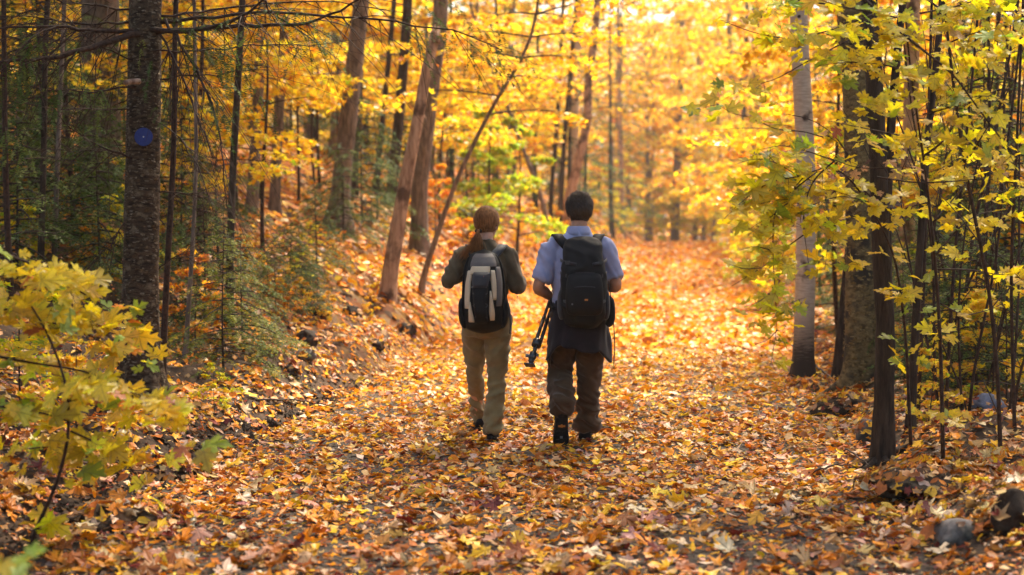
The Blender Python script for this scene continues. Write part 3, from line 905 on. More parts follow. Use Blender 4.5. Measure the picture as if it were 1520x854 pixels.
# ---- left: the large conifer with the blue trail marker
root, C, Rr, base = hand_trunk([(212, 615), (208, 450), (211, 300), (214, 150), (216, 0)], 12.0, 55, 'bark_conifer', 'marked_conifer',
    'thick dark flaky conifer trunk on the left carrying a blue disc', 'conifer', top=15, topw=0.35, sides=36, bark=0.045, freq=(9, 16), flare=1.45)
rB = np.random.default_rng(77)
bark_flakes(root, C, Rr, base, 1500, 0.2, 3.4, .026, .012, 'flake_dark', rB)
BR = [([(205, 50), (150, 65), (90, 85), (0, 92), (-60, 100)], 11.85, 10.8, 11), ([(205, 48), (140, 46), (60, 36), (-40, 46)], 11.9, 11, 8), ([(205, 36), (100, 34), (50, 22), (-30, 26)], 12, 11.6, 4),
      ([(225, 44), (300, 46), (360, 26), (420, -20)], 11.9, 11, 9), ([(232, 48), (350, 38), (450, 38), (510, 18), (570, -25)], 11.9, 11.4, 9),
      ([(236, 34), (400, 16), (560, 30), (690, 46), (745, 74)], 12, 11.8, 6), ([(238, 24), (285, 20), (380, 6), (490, 2), (600, 20)], 12, 12.5, 4), ([(245, 28), (280, 85), (310, 140), (330, 210), (336, 310)], 11.8, 11.2, 5),
      ([(238, 52), (270, 112), (295, 180), (318, 238)], 11.85, 11.4, 4), ([(205, 128), (130, 138), (50, 130), (-20, 122)], 11.9, 11.2, 3.5), ([(202, 162), (150, 163), (110, 160), (60, 170)], 11.9, 11.6, 2.5),
      ([(200, 236), (150, 218), (100, 190), (70, 150)], 11.9, 11.4, 3.5), ([(238, 118), (270, 113), (330, 110), (400, 100)], 11.9, 11.7, 3), ([(186, 330), (160, 370), (130, 398)], 11.9, 11.7, 2.5),
      ([(236, 285), (290, 290), (340, 268)], 11.9, 11.7, 2.5), ([(236, 400), (262, 380), (290, 372)], 11.9, 11.8, 2.2), ([(192, 440), (160, 455), (120, 452)], 11.9, 11.7, 2), ([(200, 90), (150, 70), (100, 30), (60, -20)], 11.9, 11.6, 3),
      ([(226, 75), (300, 78), (380, 64), (470, 70), (560, 52)], 11.9, 12.4, 3), ([(205, 15), (120, 8), (30, -12)], 12, 11.5, 4), ([(232, 180), (268, 205), (300, 260), (322, 330)], 11.85, 11.5, 2.6)]
for pts, a, b, wpx in BR:
    mb = MB()
    Cc, Rc = px_tube(mb, pts, a, b, wpx, 6, base, 0.25, wob=0.006)
    dead_twigs(mb, Cc, Rc, rB, 30, 0.55, 0.45)
    mb.build('branch', M['twig'], root)
nd = MB()
for (px, py, Y, dx, dz, n) in [(700, 48, 11.8, .7, -.5, 9), (735, 70, 11.8, .6, -.6, 8), (640, 20, 12, .6, -.2, 7), (420, 20, 11.4, .5, -.5, 8), (470, 34, 11.5, .5, -.4, 7), (380, 40, 11.4, .1, -.6, 8), (330, 60, 11.4, .2, -.8, 8), (300, 40, 11.6, .3, -.5, 8),
                              (60, 60, 11.2, -.5, -.6, 8), (20, 90, 11, -.2, -.9, 8), (110, 100, 11.3, -.3, -.8, 6), (30, 200, 11.4, -.2, -.8, 8), (345, 130, 11.3, .2, -.8, 9), (230, 110, 11.7, .1, -.7, 5), (600, 30, 12.2, .5, -.4, 6)]:
    p = at(px, py, Y) - base
    for k in range(n):
        frond(nd, p + rB.normal(0, .09, 3), (dx + rB.normal(0, .4), rB.normal(-.1, .5), dz + rB.normal(0, .25)), rB.uniform(.16, .34), rB, step=0.014, needle=0.017, cols=GRN + GRNB)
o = nd.build('needle_sprays', M['needle'], root); o['kind'] = 'stuff'
add_crown(root, C, base, 0, 4.6, 1.0, kind='hemlock'); roots(root, base, .14, 6, rB, 'bark_conifer')
mb = MB(); px_tube(mb, [(207, 121), (196, 121), (186, 123)], 11.82, 11.7, 9, 8, base, 0.9)
mb.build('broken_stub', M['bark_red'], root)

# trail marker nailed to that trunk
m_blue = noise_mat('blue_marker_plastic', (0.008, 0.022, 0.15), (0.013, 0.032, 0.20), (30, 30, 30), 3, 0.5, 0.05, 0.002, spec=0.4)
m_steel = noise_mat('nail_steel', (0.3, 0.3, 0.3), (0.45, 0.45, 0.45), (80, 80, 80), 2, 0.35, 0, spec=0.6)
i = int(np.argmin(np.abs(C[:, 2] - at(218, 205, 12)[2])))
mp = np.array((C[i, 0] + 0.032, C[i, 1] - Rr[i] * 1.03 - 0.006, at(218, 205, 12)[2]))
mk = empty('trail_marker', tuple(mp)); tag(mk, 'round blue disc nailed to the thick conifer trunk', 'trail marker')
mb = MB(); mb.tube(np.array([(0, 0.004, 0), (0, -0.001, 0), (0, -0.002, 0)]), [0.069, 0.069, 0.067], 40); mb.build('disc', m_blue, mk, False)
mb = MB(); mb.tube(np.array([(0, 0.0, 0), (0, -0.005, 0), (0, -0.006, 0)]), [0.006, 0.006, 0.004], 10); mb.build('nail', m_steel, mk, False)

# ---- other trunks on the left
def T(*a, **k): return hand_trunk(*a, **k)
r2 = T([(150, 420), (150, 250), (149, 60), (150, -40)], 21, 62, 'bark_grey', 'grey_tree', 'broad grey trunk just behind and left of the conifer with the blue disc', top=14, bark=0.06)
add_crown(*r2[0:1], r2[1], r2[3], 0, 6.5)
L6 = T([(60, 400), (66, 200), (66, 60), (72, -20)], 15, 10, 'bark_dark', 'slim_tree', 'slim dark trunk near the left edge, left one of a close pair', top=8, bark=0, sides=9)
T([(80, 395), (87, 200), (96, 0)], 15.6, 8, 'bark_grey', 'slim_tree', 'slim brown trunk near the left edge, right one of a close pair', top=8, bark=0, sides=9)
L5 = T([(340, 450), (345, 250), (352, 150), (360, 0)], 15.5, 12, 'bark_dark', 'slim_tree', 'dark slim trunk standing alone to the right of the hanging dead branches', top=9, bark=0, sides=10)
T([(238, 560), (248, 400), (260, 200), (258, 40), (262, -20)], 12.7, 10, 'twig', 'slim_tree', 'thin dark stem close against the right side of the conifer with the blue disc', top=7, bark=0, sides=8)
T([(272, 520), (285, 380), (292, 250), (290, 120)], 14, 7, 'bark_grey', 'slim_tree', 'thin grey stem between the marked conifer and the feathery hemlock', top=6, bark=0, sides=8)
L1 = T([(372, 320), (380, 200), (386, 80)], 24, 18, 'bark_grey', 'grey_tree', 'blurred grey trunk left of two, behind the yellow sprays', top=13, bark=0.05)
L2 = T([(406, 330), (412, 200), (420, 80)], 25.5, 16, 'bark_grey', 'grey_tree', 'blurred grey trunk right of two, behind the yellow sprays', top=13, bark=0.05)
t8 = T([(499, 350), (508, 260), (520, 150), (532, 40), (540, -30)], 26, 28, 'bark_grey', 'grey_tree', 'straight grey-brown trunk standing on the bank above the dark ferny hemlock', top=15, bark=0.06)
add_crown(t8[0], t8[1], t8[3], 1, 11)
L3 = T([(522, 330), (530, 150), (540, 0)], 30, 15, 'bark_dark', 'dark_tree', 'dark trunk half hidden behind the straight grey-brown trunk', top=14, bark=0)
L4 = T([(578, 330), (590, 200), (602, 60), (606, -10)], 31, 17, 'bark_dark', 'dark_tree', 'dark trunk just left of the leaning broken trunk', top=14, bark=0)
T([(556, 330), (566, 200), (580, 60)], 33, 9, 'bark_dark', 'dark_tree', 'thin dark trunk between the straight grey trunk and the broken one', top=12, bark=0)
t11 = T([(622, 280), (638, 150), (652, 50), (656, -20)], 28, 26, 'bark_grey', 'grey_tree', 'thick upright trunk right behind the leaning broken trunk', top=15, bark=0.06)
add_crown(t11[0], t11[1], t11[3], 2, 11)
for q, v, z in ((L5, 2, 6.2), (L6, 0, 5.8)): add_crown(q[0], q[1], q[3], v, z, 1.0, rz=v)  # unseen crowns above the view, added to shade the left side
# leaning broken trunk
sn, Cs, Rs, bs = T([(570, 445), (585, 370), (600, 280), (618, 190), (632, 110), (645, 54)], 21, 25, 'bark_red', 'broken_tree', 'leaning reddish dead trunk snapped off at the top', topw=0.58, bark=0.09, flare=1.15)
mb = MB()
top = Cs[-1] - bs
for k in range(7):
    a = k / 7 * 6.28; q = top + np.array((math.cos(a), math.sin(a), 0)) * 0.045
    mb.tube(np.array([q - (0, 0, .1), q + (0.005, 0, .02), q + (0.02, 0, rng.uniform(.05, .16))]), [0.035, 0.028, 0.004], 5)
mb.build('splintered_top', M['bark_red'], sn)
mb = MB(); px_tube(mb, [(600, 285), (592, 270), (588, 262)], 21.9, 21.7, 5, 5, bs); px_tube(mb, [(622, 160), (632, 175), (634, 190)], 21.9, 21.7, 4, 5, bs); o = mb.build('stubs', M['bark_red'], sn); o['kind'] = 'stuff'

# leaning saplings behind the walkers
yl = tag
s12 = T([(625, 420), (650, 345), (680, 260), (715, 190), (740, 140), (790, 70), (802, -20)], 24, 9, 'bark_grey', 'leaning_sapling', 'curved sapling leaning right over the bank to the left of the woman', top=6, topw=.35, bark=0, sides=10)
s13 = T([(816, 345), (800, 280), (775, 220), (755, 160), (728, 100)], 44, 9, 'bark_grey', 'leaning_sapling', 'dark sapling leaning left behind the bright green bush', top=9, topw=.3, bark=0, sides=10)
s14 = T([(843, 300), (860, 235), (872, 180), (873, 120), (882, 60), (888, -10)], 50, 17, 'bark_red', 'curved_tree', 'brown curving trunk rising behind the head of the man', top=14, topw=.4, bark=0.04, sides=14)
for q, zz, L in ((s12, 3.2, 1.9), (s12, 4.2, 1.8), (s13, 5.0, 2.2), (s14, 5.5, 3.0), (s14, 8.0, 3.2)):
    mb = MB(); lv = Leaves()
    for k in range(9):
        z = zz + k * 0.28
        i = int(np.argmin(np.abs(q[1][:, 2] - z)))
        a = k * 2.4 + rng.uniform(0, 1)
        limb(mb, lv, q[1][i] - q[3], (math.cos(a), math.sin(a), .2), L * rng.uniform(.7, 1.1), 0.016, rng, P_GOLD, 0.10, 12, .15, 6)
    mb.build('limbs', M['bark_dark'], q[0]); lv.build('crown', LV_MID, q[0], rng)
T([(851, 300), (852, 150), (857, 60)], 60, 18, 'bark_birch', 'pale_tree', 'pale trunk standing behind the brown curving trunk', top=14, bark=0)
T([(832, 300), (838, 200), (846, 120)], 52, 9, 'bark_dark', 'dark_tree', 'dark thin trunk just left of the pale trunk behind the man', top=12, bark=0)
T([(817, 300), (826, 200), (832, 90)], 53, 8, 'bark_dark', 'dark_tree', 'thinnest dark trunk above and left of the head of the man', top=12, bark=0)

# ---- far trunks at the end of the path
for x0, x1, Y, wp, mat, lab in [(1001, 1013, 118, 15, 'bark_grey', 'stout grey trunk at the far end of the path'), (963, 958, 122, 9, 'bark_grey', 'slim grey trunk left of the stout one at the end of the path'),
                                (1031, 1037, 124, 9, 'bark_red', 'slim brown trunk right of the stout one at the end of the path'), (1092, 1082, 98, 11, 'bark_grey', 'grey trunk at the right edge of the far path'),
                                (1098, 1108, 92, 10, 'bark_dark', 'dark trunk right of the far bend in the path'), (924, 918, 96, 9, 'bark_red', 'brown trunk at the left edge of the far path'), (1120, 1124, 80, 9, 'bark_dark', 'dark thin trunk right of the path near the hanging yellow leaves')]:
    q = T([(x0, 360), ((x0 + x1) / 2, 200), (x1, 40)], Y, wp, mat, 'far_tree', lab, top=18, bark=0, sides=10)
    add_crown(q[0], q[1], q[3], int(Y) % 3, 8, 1.2)

# ---- right side
b1 = T([(1191, 560), (1196, 400), (1197, 250), (1190, 120), (1184, 0)], 16.3, 31, 'bark_birch', 'birch_tree', 'pale smooth-barked tree beside the path on the right', 'tree', top=13, topw=.45, bark=0.018, sides=24, flare=1.4)
add_crown(b1[0], b1[1], b1[3], 1, 10.5); roots(b1[0], b1[3], .11, 5, rB, 'bark_dark', .3)
mb = MB()
for (px, py, Y) in [(1186, 20, 16.14), (1193, 182, 16.14), (1196, 256, 16.14)]:
    i = int(np.argmin(np.abs(b1[1][:, 2] - at(px, py, 16.3)[2]))); c = b1[1][i] - b1[3]
    mb.tube(np.array([c + (-.01, 0.05, 0), c + (-.01, -b1[2][i] * 1.02, 0), c + (-.01, -b1[2][i] * 1.06 - .006, 0)]), [0.022, 0.018, 0.010], 9)
mb.build('branch_scar', M['twig'], b1[0])
T([(1239, 572), (1250, 480), (1258, 400), (1272, 250), (1285, 120)], 15.4, 15, 'bark_dark', 'leaning_tree', 'dark slim trunk leaning between the pale tree and the ochre-barked tree', top=7, bark=0.04, sides=12)
b3 = T([(1277, 592), (1277, 480), (1278, 350), (1275, 200), (1268, 60), (1262, -20)], 14.2, 46, 'bark_ochre', 'ochre_barked_tree', 'thick trunk with ochre scaly bark on the right of the path', top=17, topw=.45, bark=0.05, sides=36, freq=(8, 14))
bark_flakes(b3[0], b3[1], b3[2], b3[3], 1300, 0.1, 4.2, .035, .02, 'flake_ochre', rB, .3)
add_crown(b3[0], b3[1], b3[3], 0, 11, .8, rz=2); roots(b3[0], b3[3], .16, 6, rB, 'bark_ochre', .5)
b4 = T([(1310, 692), (1312, 600), (1315, 480), (1308, 380), (1304, 250), (1298, 120), (1290, 0)], 10.0, 30, 'bark_dark', 'dark_maple', 'dark slender double-stemmed maple in front of the ochre-barked tree', top=7.5, topw=.5, bark=0.07, sides=24, freq=(8, 6), flare=1.22)
roots(b4[0], b4[3], .075, 6, rB, 'bark_dark', .35)
mb = MB(); px_tube(mb, [(1317, 480), (1316, 400), (1316, 300), (1325, 150), (1340, 0), (1352, -60)], 9.98, 10.1, 17, 12, b4[3], .6); mb.build('second_stem', M['bark_dark'], b4[0])
r5 = T([(1345, 500), (1345, 400), (1348, 270), (1352, 150), (1356, -20)], 19, 25, 'bark_red', 'reddish_tree', 'smooth reddish trunk behind the double-stemmed maple', top=12, bark=0.03)
add_crown(r5[0], r5[1], r5[3], 2, 6.0)  # unseen crown added above the view to darken the right thicket
T([(1349, 655), (1358, 500), (1365, 380), (1375, 220), (1390, 95), (1400, -20)], 10.6, 13, 'bark_dark', 'slim_tree', 'dark slim stem right of the double-stemmed maple', top=6, bark=0.04, sides=10)
for lab, pts, Y, wp in [('thin stem right beside the dark slim stem near the maple', [(1360, 640), (1370, 450), (1374, 330)], 11.2, 7), ('thin upright stem in the right thicket, nearest to the bright yellow plant', [(1402, 620), (1412, 450), (1424, 300), (1440, 150)], 11.5, 6),
                        ('dark stem in the right thicket rising past the blue-grey rock', [(1487, 700), (1482, 560), (1466, 400), (1440, 300), (1425, 200)], 9.4, 7), ('dark stem closest to the right edge above the rotten stump', [(1508, 710), (1504, 560), (1500, 400), (1510, 200)], 9.8, 6),
                        ('thin dark stem in the thicket forking low to the left', [(1420, 560), (1432, 450), (1446, 330), (1476, 200)], 13, 7), ('grey stem deep in the right thicket', [(1450, 520), (1456, 400), (1470, 250), (1468, 90)], 14.5, 8), ('crooked stem behind the blue-grey rock', [(1472, 560), (1462, 440), (1480, 320), (1500, 180)], 13.5, 6),
                        ('slanting stem in the thicket crossing two upright stems', [(1390, 560), (1420, 460), (1455, 380), (1500, 310)], 12.6, 5)]:
    q = T(pts, Y, wp, 'twig', 'thin_stem', lab, 'sapling', top=4.5, bark=0, sides=7, flare=1.1, topw=.4)
    mb = MB(); dead_twigs(mb, q[1] - q[3], q[2], rng, 10, .5, -.15); o = mb.build('twigs', M['twig'], q[0]); o['kind'] = 'stuff'

# tangle of thin bare stems filling the right thicket
rT = np.random.default_rng(90)
for k in range(26):
    px, Y = 1375 + k * 6.3 + rT.uniform(-8, 8), rT.uniform(10.6, 17)
    root = empty('bare_sapling', (pxx_(px, Y), Y, hz(pxx_(px, Y), Y))); tag(root, 'thin bare sapling stem in the tangle of the right thicket', 'sapling', 'thin bare stems in the right thicket')
    mb = MB(); H = rT.uniform(1.6, 4.2); t = np.linspace(0, 1, 14); lx, ly = rT.normal(0, .22), rT.normal(0, .15)
    Cs_ = np.stack([lx * H * t ** 1.4 + .05 * np.sin(t * 7 + k), ly * H * t ** 1.4 + .04 * np.sin(t * 5 + 2 * k), H * t - .05], 1)
    Rs_ = rT.uniform(.007, .016) * (1 - .75 * t)
    mb.tube(Cs_, Rs_, 6); mb.build('stem', M['twig'], root)
    mb = MB(); dead_twigs(mb, Cs_, Rs_, rT, 12, .55, -.1); o = mb.build('twigs', M['twig'], root); o['kind'] = 'stuff'

# ------------------------------------------------------------------ leafy saplings close to the camera
def leafy(root, base, branches, r, pal, lsize, spread, dens, wood, front=0.35, keep=None):
    """branches: (pixel polyline, depth0, depth1, width px, density); leaves hang on short stalks round each branch"""
    mb = MB(); P = []; N = []; Hd = []; Z = []; Cc = []
    for pts, a, b, wp, dn in branches:
        C, R = px_tube(mb, pts, a, b, wp, 5, base, 0.3)
        L = np.linalg.norm(np.diff(C, axis=0), axis=1).sum()
        n = r.poisson(dens * dn * L)
        if n == 0: continue
        ncl = max(1, n // 3)
        for _ in range(ncl):
            u = r.random(); i = min(int(u * (len(C) - 1)), len(C) - 2)
            p0 = C[i] + (C[i + 1] - C[i]) * r.random()
            d = C[i + 1] - C[i]; d /= np.linalg.norm(d) + 1e-9
            e = d * r.uniform(-.1, .8) + rnd_unit(r, 1)[0] * np.array((1, .8, .55)); e[2] += 0.05
            l = spread * r.uniform(.15, 1.0)
            t = np.linspace(0, 1, 4); q = p0 + t[:, None] * e * l; q[:, 2] -= .2 * l * t ** 2
            mb.tube(q, 0.0022 * (1 - .5 * t), 3, cap=False)
            k = r.integers(2, 5)
            for j in range(k):
                s0 = q[-1] if j < 2 else q[2]
                a0 = r.uniform(0, 6.28)
                st = np.array((math.cos(a0), math.sin(a0) * .8, r.uniform(-.5, .25))) * r.uniform(.03, .075)
                lp = s0 + st
                mb.tube(np.array([s0, s0 + st * .5 + (0, 0, .006), lp]), 0.0011, 3, cap=False)
                z = lsize * r.lognormal(0, .24).clip(.55, 1.5) if hasattr(r.lognormal(0, .1), 'clip') else lsize * min(1.5, max(.55, r.lognormal(0, .24)))
                nr = np.array((r.normal(0, .45), r.normal(-front, .45), r.uniform(.45, 1.0)))
                P.append(lp + st / np.linalg.norm(st) * z * .32); N.append(nr); Hd.append(math.atan2(st[1], st[0]) + r.normal(0, .5)); Z.append(z)
    n = len(P)
    P = np.array(P); N = np.array(N); Hd = np.array(Hd); Z = np.array(Z); Cc = palette(r, n, pal)
    mb.build('branches', wood, root)
    score = Z / np.maximum(1, (P + base)[:, 1])
    vis = np.abs((P + base)[:, 0] / (P + base)[:, 1]) < 0.335
    order = np.argsort(-(score * vis))
    big, rest = order[:300], order[300:]
    leaf_objects(root, P[big], N[big], Hd[big], Z[big], Cc[big], 'fresh', r)
    if len(rest):
        m2 = MB(); leaf_cloud(m2, P[rest], N[rest], Hd[rest], Z[rest], Cc[rest], LV_HI, r)
        o = m2.build('foliage', M['leaf'], root); o['kind'] = 'stuff'

rR = np.random.default_rng(31)
P_R = dict(lemon=.76, yellow=.13, green=.10, tan=.01)
P_RB = dict(tan=.3, rust=.4, brown=.3)
# yellow maple sapling reaching over the path from the right
p0 = at(1352, 640, 9.6); p0[2] = hz(p0[0], 9.6)
root = empty('maple_sapling', tuple(p0)); tag(root, 'young maple with yellow-green leaves hanging over the path in front of the pale tree', 'sapling')
brs = [([(1352, 660), (1345, 500), (1330, 380), (1290, 300), (1239, 239), (1186, 262), (1172, 290)], 9.6, 9.0, 6, .55), ([(1239, 239), (1211, 262), (1199, 284), (1191, 327), (1200, 391)], 9.1, 8.9, 3, 1.5),
       ([(1213, 255), (1180, 280), (1148, 312), (1147, 372), (1150, 428), (1154, 485), (1144, 541)], 9.1, 8.6, 2.6, 1.0), ([(1240, 320), (1184, 354), (1131, 398), (1086, 425)], 9.2, 8.8, 3, 1.2),
       ([(1186, 262), (1140, 270), (1100, 300), (1075, 325)], 9.0, 8.7, 2.5, 1.5), ([(1222, 204), (1193, 195), (1151, 193), (1116, 174), (1085, 169), (1063, 153)], 9.2, 8.8, 2, .35),
       ([(1200, 285), (1170, 300), (1135, 330), (1110, 350)], 9.0, 8.8, 2, 1.5), ([(1195, 330), (1225, 345), (1240, 370), (1245, 390)], 9.0, 9.0, 2, 1.3), ([(1150, 430), (1125, 450), (1105, 455)], 8.7, 8.6, 2, 1.2), ([(1152, 470), (1172, 450), (1195, 442)], 8.7, 8.7, 2, 1.2), ([(1154, 490), (1140, 505), (1120, 512)], 8.6, 8.5, 2, 1)]
brs += [([(1290, 300), (1250, 290), (1215, 300), (1180, 320)], 9.1, 8.8, 2, 1.2), ([(1186, 262), (1150, 240), (1118, 235), (1090, 245)], 8.9, 8.7, 2, 1.3), ([(1239, 239), (1200, 225), (1160, 215), (1130, 222)], 9.1, 8.9, 2, 1.2), ([(1131, 398), (1105, 400), (1082, 392)], 8.8, 8.7, 2, 1.2), ([(1147, 372), (1120, 365), (1096, 372)], 8.7, 8.6, 2, 1.1)]
leafy(root, p0, brs, rR, P_R, 0.088, 0.18, 33, M['twig'])
# yellow maple filling the upper right
p0 = at(1400, 660, 9.2); p0[2] = hz(p0[0], 9.2)
root = empty('maple_sapling', tuple(p0)); tag(root, 'spreading young maple with dense yellow leaves filling the upper right thicket', 'sapling')
brs = [([(1400, 680), (1396, 500), (1388, 380), (1371, 232), (1350, 100), (1340, -30)], 9.2, 9.0, 7, .35), ([(1285, 0), (1330, 42), (1369, 74), (1415, 109), (1457, 168), (1495, 218), (1530, 262)], 9.0, 8.4, 5, .9), ([(1371, 232), (1397, 214), (1415, 190), (1425, 151), (1404, 123)], 9.0, 8.8, 4, 1),
       ([(1440, 232), (1448, 218), (1475, 175), (1503, 123), (1530, 88)], 8.9, 8.5, 3, 1), ([(1302, 263), (1359, 272), (1411, 270), (1457, 265), (1499, 269), (1530, 285)], 9.0, 8.6, 3, 1),
       ([(1380, 60), (1320, 48), (1260, 60), (1205, 45)], 9.0, 8.6, 3, 1.6), ([(1360, 110), (1310, 95), (1255, 92), (1215, 98)], 9.0, 8.5, 3, 1.9), ([(1350, 30), (1300, 20), (1240, 8), (1190, -10)], 8.8, 8.6, 3, 1.4),
       ([(1370, 170), (1410, 160), (1450, 140), (1500, 150)], 9, 8.6, 3, 1.5), ([(1375, 210), (1330, 200), (1280, 190), (1230, 180)], 9.1, 9.6, 3, 1.3), ([(1395, 70), (1440, 50), (1490, 40), (1530, 20)], 9.2, 8.8, 3, 1.7), ([(1365, 20), (1420, 10), (1480, -10)], 9.2, 9, 3, 1.7),
       ([(1388, 380), (1430, 330), (1470, 310), (1520, 330)], 9.4, 9.8, 3, 1), ([(1390, 400), (1440, 400), (1490, 410), (1530, 400)], 9.5, 10, 3, .5), ([(1380, 300), (1340, 310), (1310, 330)], 9.3, 9.5, 2.5, .8), ([(1395, 450), (1430, 470), (1470, 460), (1510, 440)], 9.5, 10.2, 2.5, .3), ([(1385, 330), (1420, 290), (1460, 240)], 9.6, 10, 3, 1.2),
       ([(1480, 90), (1500, 60), (1525, 55)], 8.6, 8.2, 2, 1.6), ([(1420, 110), (1440, 90), (1470, 85)], 8.8, 8.6, 2, 1.6), ([(1340, 150), (1310, 150), (1285, 165)], 9, 8.6, 2, 1.5), ([(1330, 250), (1270, 250), (1225, 232), (1190, 222)], 9.4, 9.6, 2, 1.0)]
brs += [([(1300, 20), (1250, 40), (1180, 60), (1120, 50), (1070, 30)], 9.6, 9.6, 3, 1.3), ([(1260, 60), (1200, 90), (1150, 120), (1100, 130)], 9.4, 9.4, 2.5, 1.3), ([(1240, 8), (1180, 0), (1120, -10), (1070, -20)], 9.2, 9.4, 3, 1.3), ([(1470, 10), (1500, 20), (1530, 10)], 9.2, 9, 2, 1.4), ([(1410, 200), (1450, 250), (1500, 230)], 9.4, 9.4, 2, 1.2)]
leafy(root, p0, brs, rR, P_R, 0.084, 0.22, 33, M['twig'])
# withered brown leaves still hanging in the same thicket
p0 = at(1330, 650, 10.3); p0[2] = hz(p0[0], 10.3)
root = empty('withered_sapling', tuple(p0)); tag(root, 'sapling with withered brown leaves hanging before the ochre-barked trunk', 'sapling')
leafy(root, p0, [([(1328, 660), (1322, 480), (1300, 330), (1262, 225), (1215, 175), (1170, 170)], 10.3, 9.7, 4, .25), ([(1275, 260), (1250, 215), (1225, 200)], 9.9, 9.6, 2, 2.2), ([(1300, 300), (1260, 260), (1225, 250)], 9.9, 9.6, 2, 2.4), ([(1320, 260), (1300, 235), (1285, 210)], 9.9, 9.6, 2, 2.2), ([(1330, 270), (1345, 240), (1350, 205)], 9.9, 9.6, 2, 1.6)],
      rR, P_RB, 0.07, .12, 7, M['twig'], .8)
# blurred maple close to the camera at the lower left
p0 = at(40, 854, 7.3); p0[2] = hz(p0[0], 7.3)
root = empty('maple_sapling', tuple(p0)); tag(root, 'blurred young maple with yellow leaves in the left foreground before the conifer', 'sapling')
P_L = dict(lemon=.48, yellow=.38, green=.09, orange=.03, rust=.02)
brs = [([(20, 1000), (45, 800), (85, 720), (105, 640), (98, 560), (60, 470), (20, 420)], 7.3, 7.2, 9, .35), ([(-60, 365), (20, 380), (75, 405), (130, 440), (215, 490)], 6.9, 8.0, 5, 1.25), ([(-50, 440), (40, 470), (120, 490), (190, 530)], 7.1, 7.8, 5, 1.3),
       ([(-50, 520), (50, 540), (130, 550), (215, 595)], 7.2, 7.8, 5, 1.3), ([(95, 600), (150, 570), (220, 590), (285, 625)], 7.3, 6.8, 4, 1.5), ([(-40, 600), (60, 610), (140, 640), (235, 705)], 7.1, 7.6, 4, 1.3), ([(-60, 660), (20, 670), (90, 660), (140, 690)], 7.3, 7.6, 4, 1.1),
       ([(105, 640), (150, 660), (190, 690), (215, 720)], 7.3, 7.5, 4, 1), ([(60, 470), (110, 470), (165, 500), (205, 540)], 7.3, 8.0, 3, 1.3), ([(20, 420), (-20, 400), (-50, 420)], 7.2, 7.1, 3, 1)]
leafy(root, p0, brs, rR, P_L, 0.094, .18, 44, M['twig'], .35)
p0 = at(-10, 900, 4.6); p0[2] = hz(p0[0], 4.6)
root = empty('maple_seedling', tuple(p0)); tag(root, 'blurred green leaf cluster at the lower left corner', 'seedling')
leafy(root, p0, [([(-40, 1000), (-20, 880), (5, 800)], 4.6, 4.5, 6, 1.6), ([(-20, 880), (0, 840), (15, 810)], 4.6, 4.4, 5, 2)], rR, dict(green=.6, yellow=.4), .075, .07, 14, M['twig'], .4)
# ------------------------------------------------------------------ the woods around
LBL = {}
rW = np.random.default_rng(404)
def off_path(x, y, m):
    return abs(x - float(path_c(y))) - float(path_w(y)) > m
def pxx(px, Y): return (px - 760) / F_PX * Y
# evergreens placed one by one
for px, Y, kind, var, s, lab, tint in [
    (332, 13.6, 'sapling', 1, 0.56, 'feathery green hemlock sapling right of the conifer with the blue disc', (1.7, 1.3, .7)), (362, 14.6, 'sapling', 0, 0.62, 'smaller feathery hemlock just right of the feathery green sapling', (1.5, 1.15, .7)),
    (430, 18.0, 'sapling', 0, 0.5, 'low green hemlock on the bank above the dark rocks', None), (470, 20.5, 'sapling', 1, 0.5, 'small hemlock low on the bank left of the broken trunk', None), (540, 27.5, 'sapling', 1, 1.1, 'dark bushy hemlock at the foot of the straight grey-brown trunk', None),
    (600, 33, 'sapling', 0, 1.2, 'dark hemlock bush behind the leaning broken trunk', None), (700, 40, 'sapling', 1, 1.0, 'dark hemlock bush at the top of the orange bank', None),
    (908, 82, 'hemlock', 0, 1.5, 'dark green hemlock left of the far end of the path', None), (868, 66, 'hemlock', 1, 1.05, 'dark green hemlock above and right of the head of the man', None), (935, 125, 'hemlock', 2, 1.2, 'bluish dark hemlock at the far end of the path', None),
    (1165, 52, 'hemlock', 2, .8, 'dark hemlock behind the pale tree on the right', None), (60, 22, 'hemlock', 0, .9, 'dark hemlock at the far left behind the pair of slim trunks', None), (-30, 17, 'hemlock', 1, .7, 'dark hemlock crossing the left edge', None), (230, 27, 'hemlock', 2, .9, 'dark hemlock behind the marked conifer', None),
    (120, 32, 'hemlock', 1, 1.0, 'dark hemlock deep in the left woods between the slim pair and the grey trunk', None), (330, 33, 'hemlock', 0, .8, 'dark hemlock deep in the woods behind the feathery saplings', None), (1480, 24, 'hemlock', 1, .8, 'dark hemlock behind the thicket at the right edge', None),
    (1400, 30, 'hemlock', 0, .9, 'dark hemlock deep behind the right thicket', None), (1230, 40, 'hemlock', 2, .8, 'dark hemlock between the pale tree and the ochre-barked tree', None), (1440, 17, 'sapling', 1, 1.0, 'green hemlock bush in the shade behind the blue-grey rock', None), (1500, 15, 'sapling', 0, 1.1, 'green hemlock bush at the right edge behind the thicket', None),
    (1340, 20, 'sapling', 1, 0.9, 'dark hemlock bush between the maple stems on the right', None), (90, 18, 'sapling', 1, 1.0, 'dark hemlock bush among the trunks on the left', None), (20, 15, 'sapling', 0, 1.0, 'dark hemlock bush at the left edge', None), (150, 15.5, 'sapling', 0, .9, 'dark hemlock bush left of the marked conifer', None), (265, 17, 'sapling', 1, .8, 'dark hemlock bush behind the thin grey stem', None)]:
    place(kind, var, pxx(px, Y), Y, 'hemlock', lab, 'hemlock' if kind == 'hemlock' else 'hemlock bush', s=s, tint=tint)

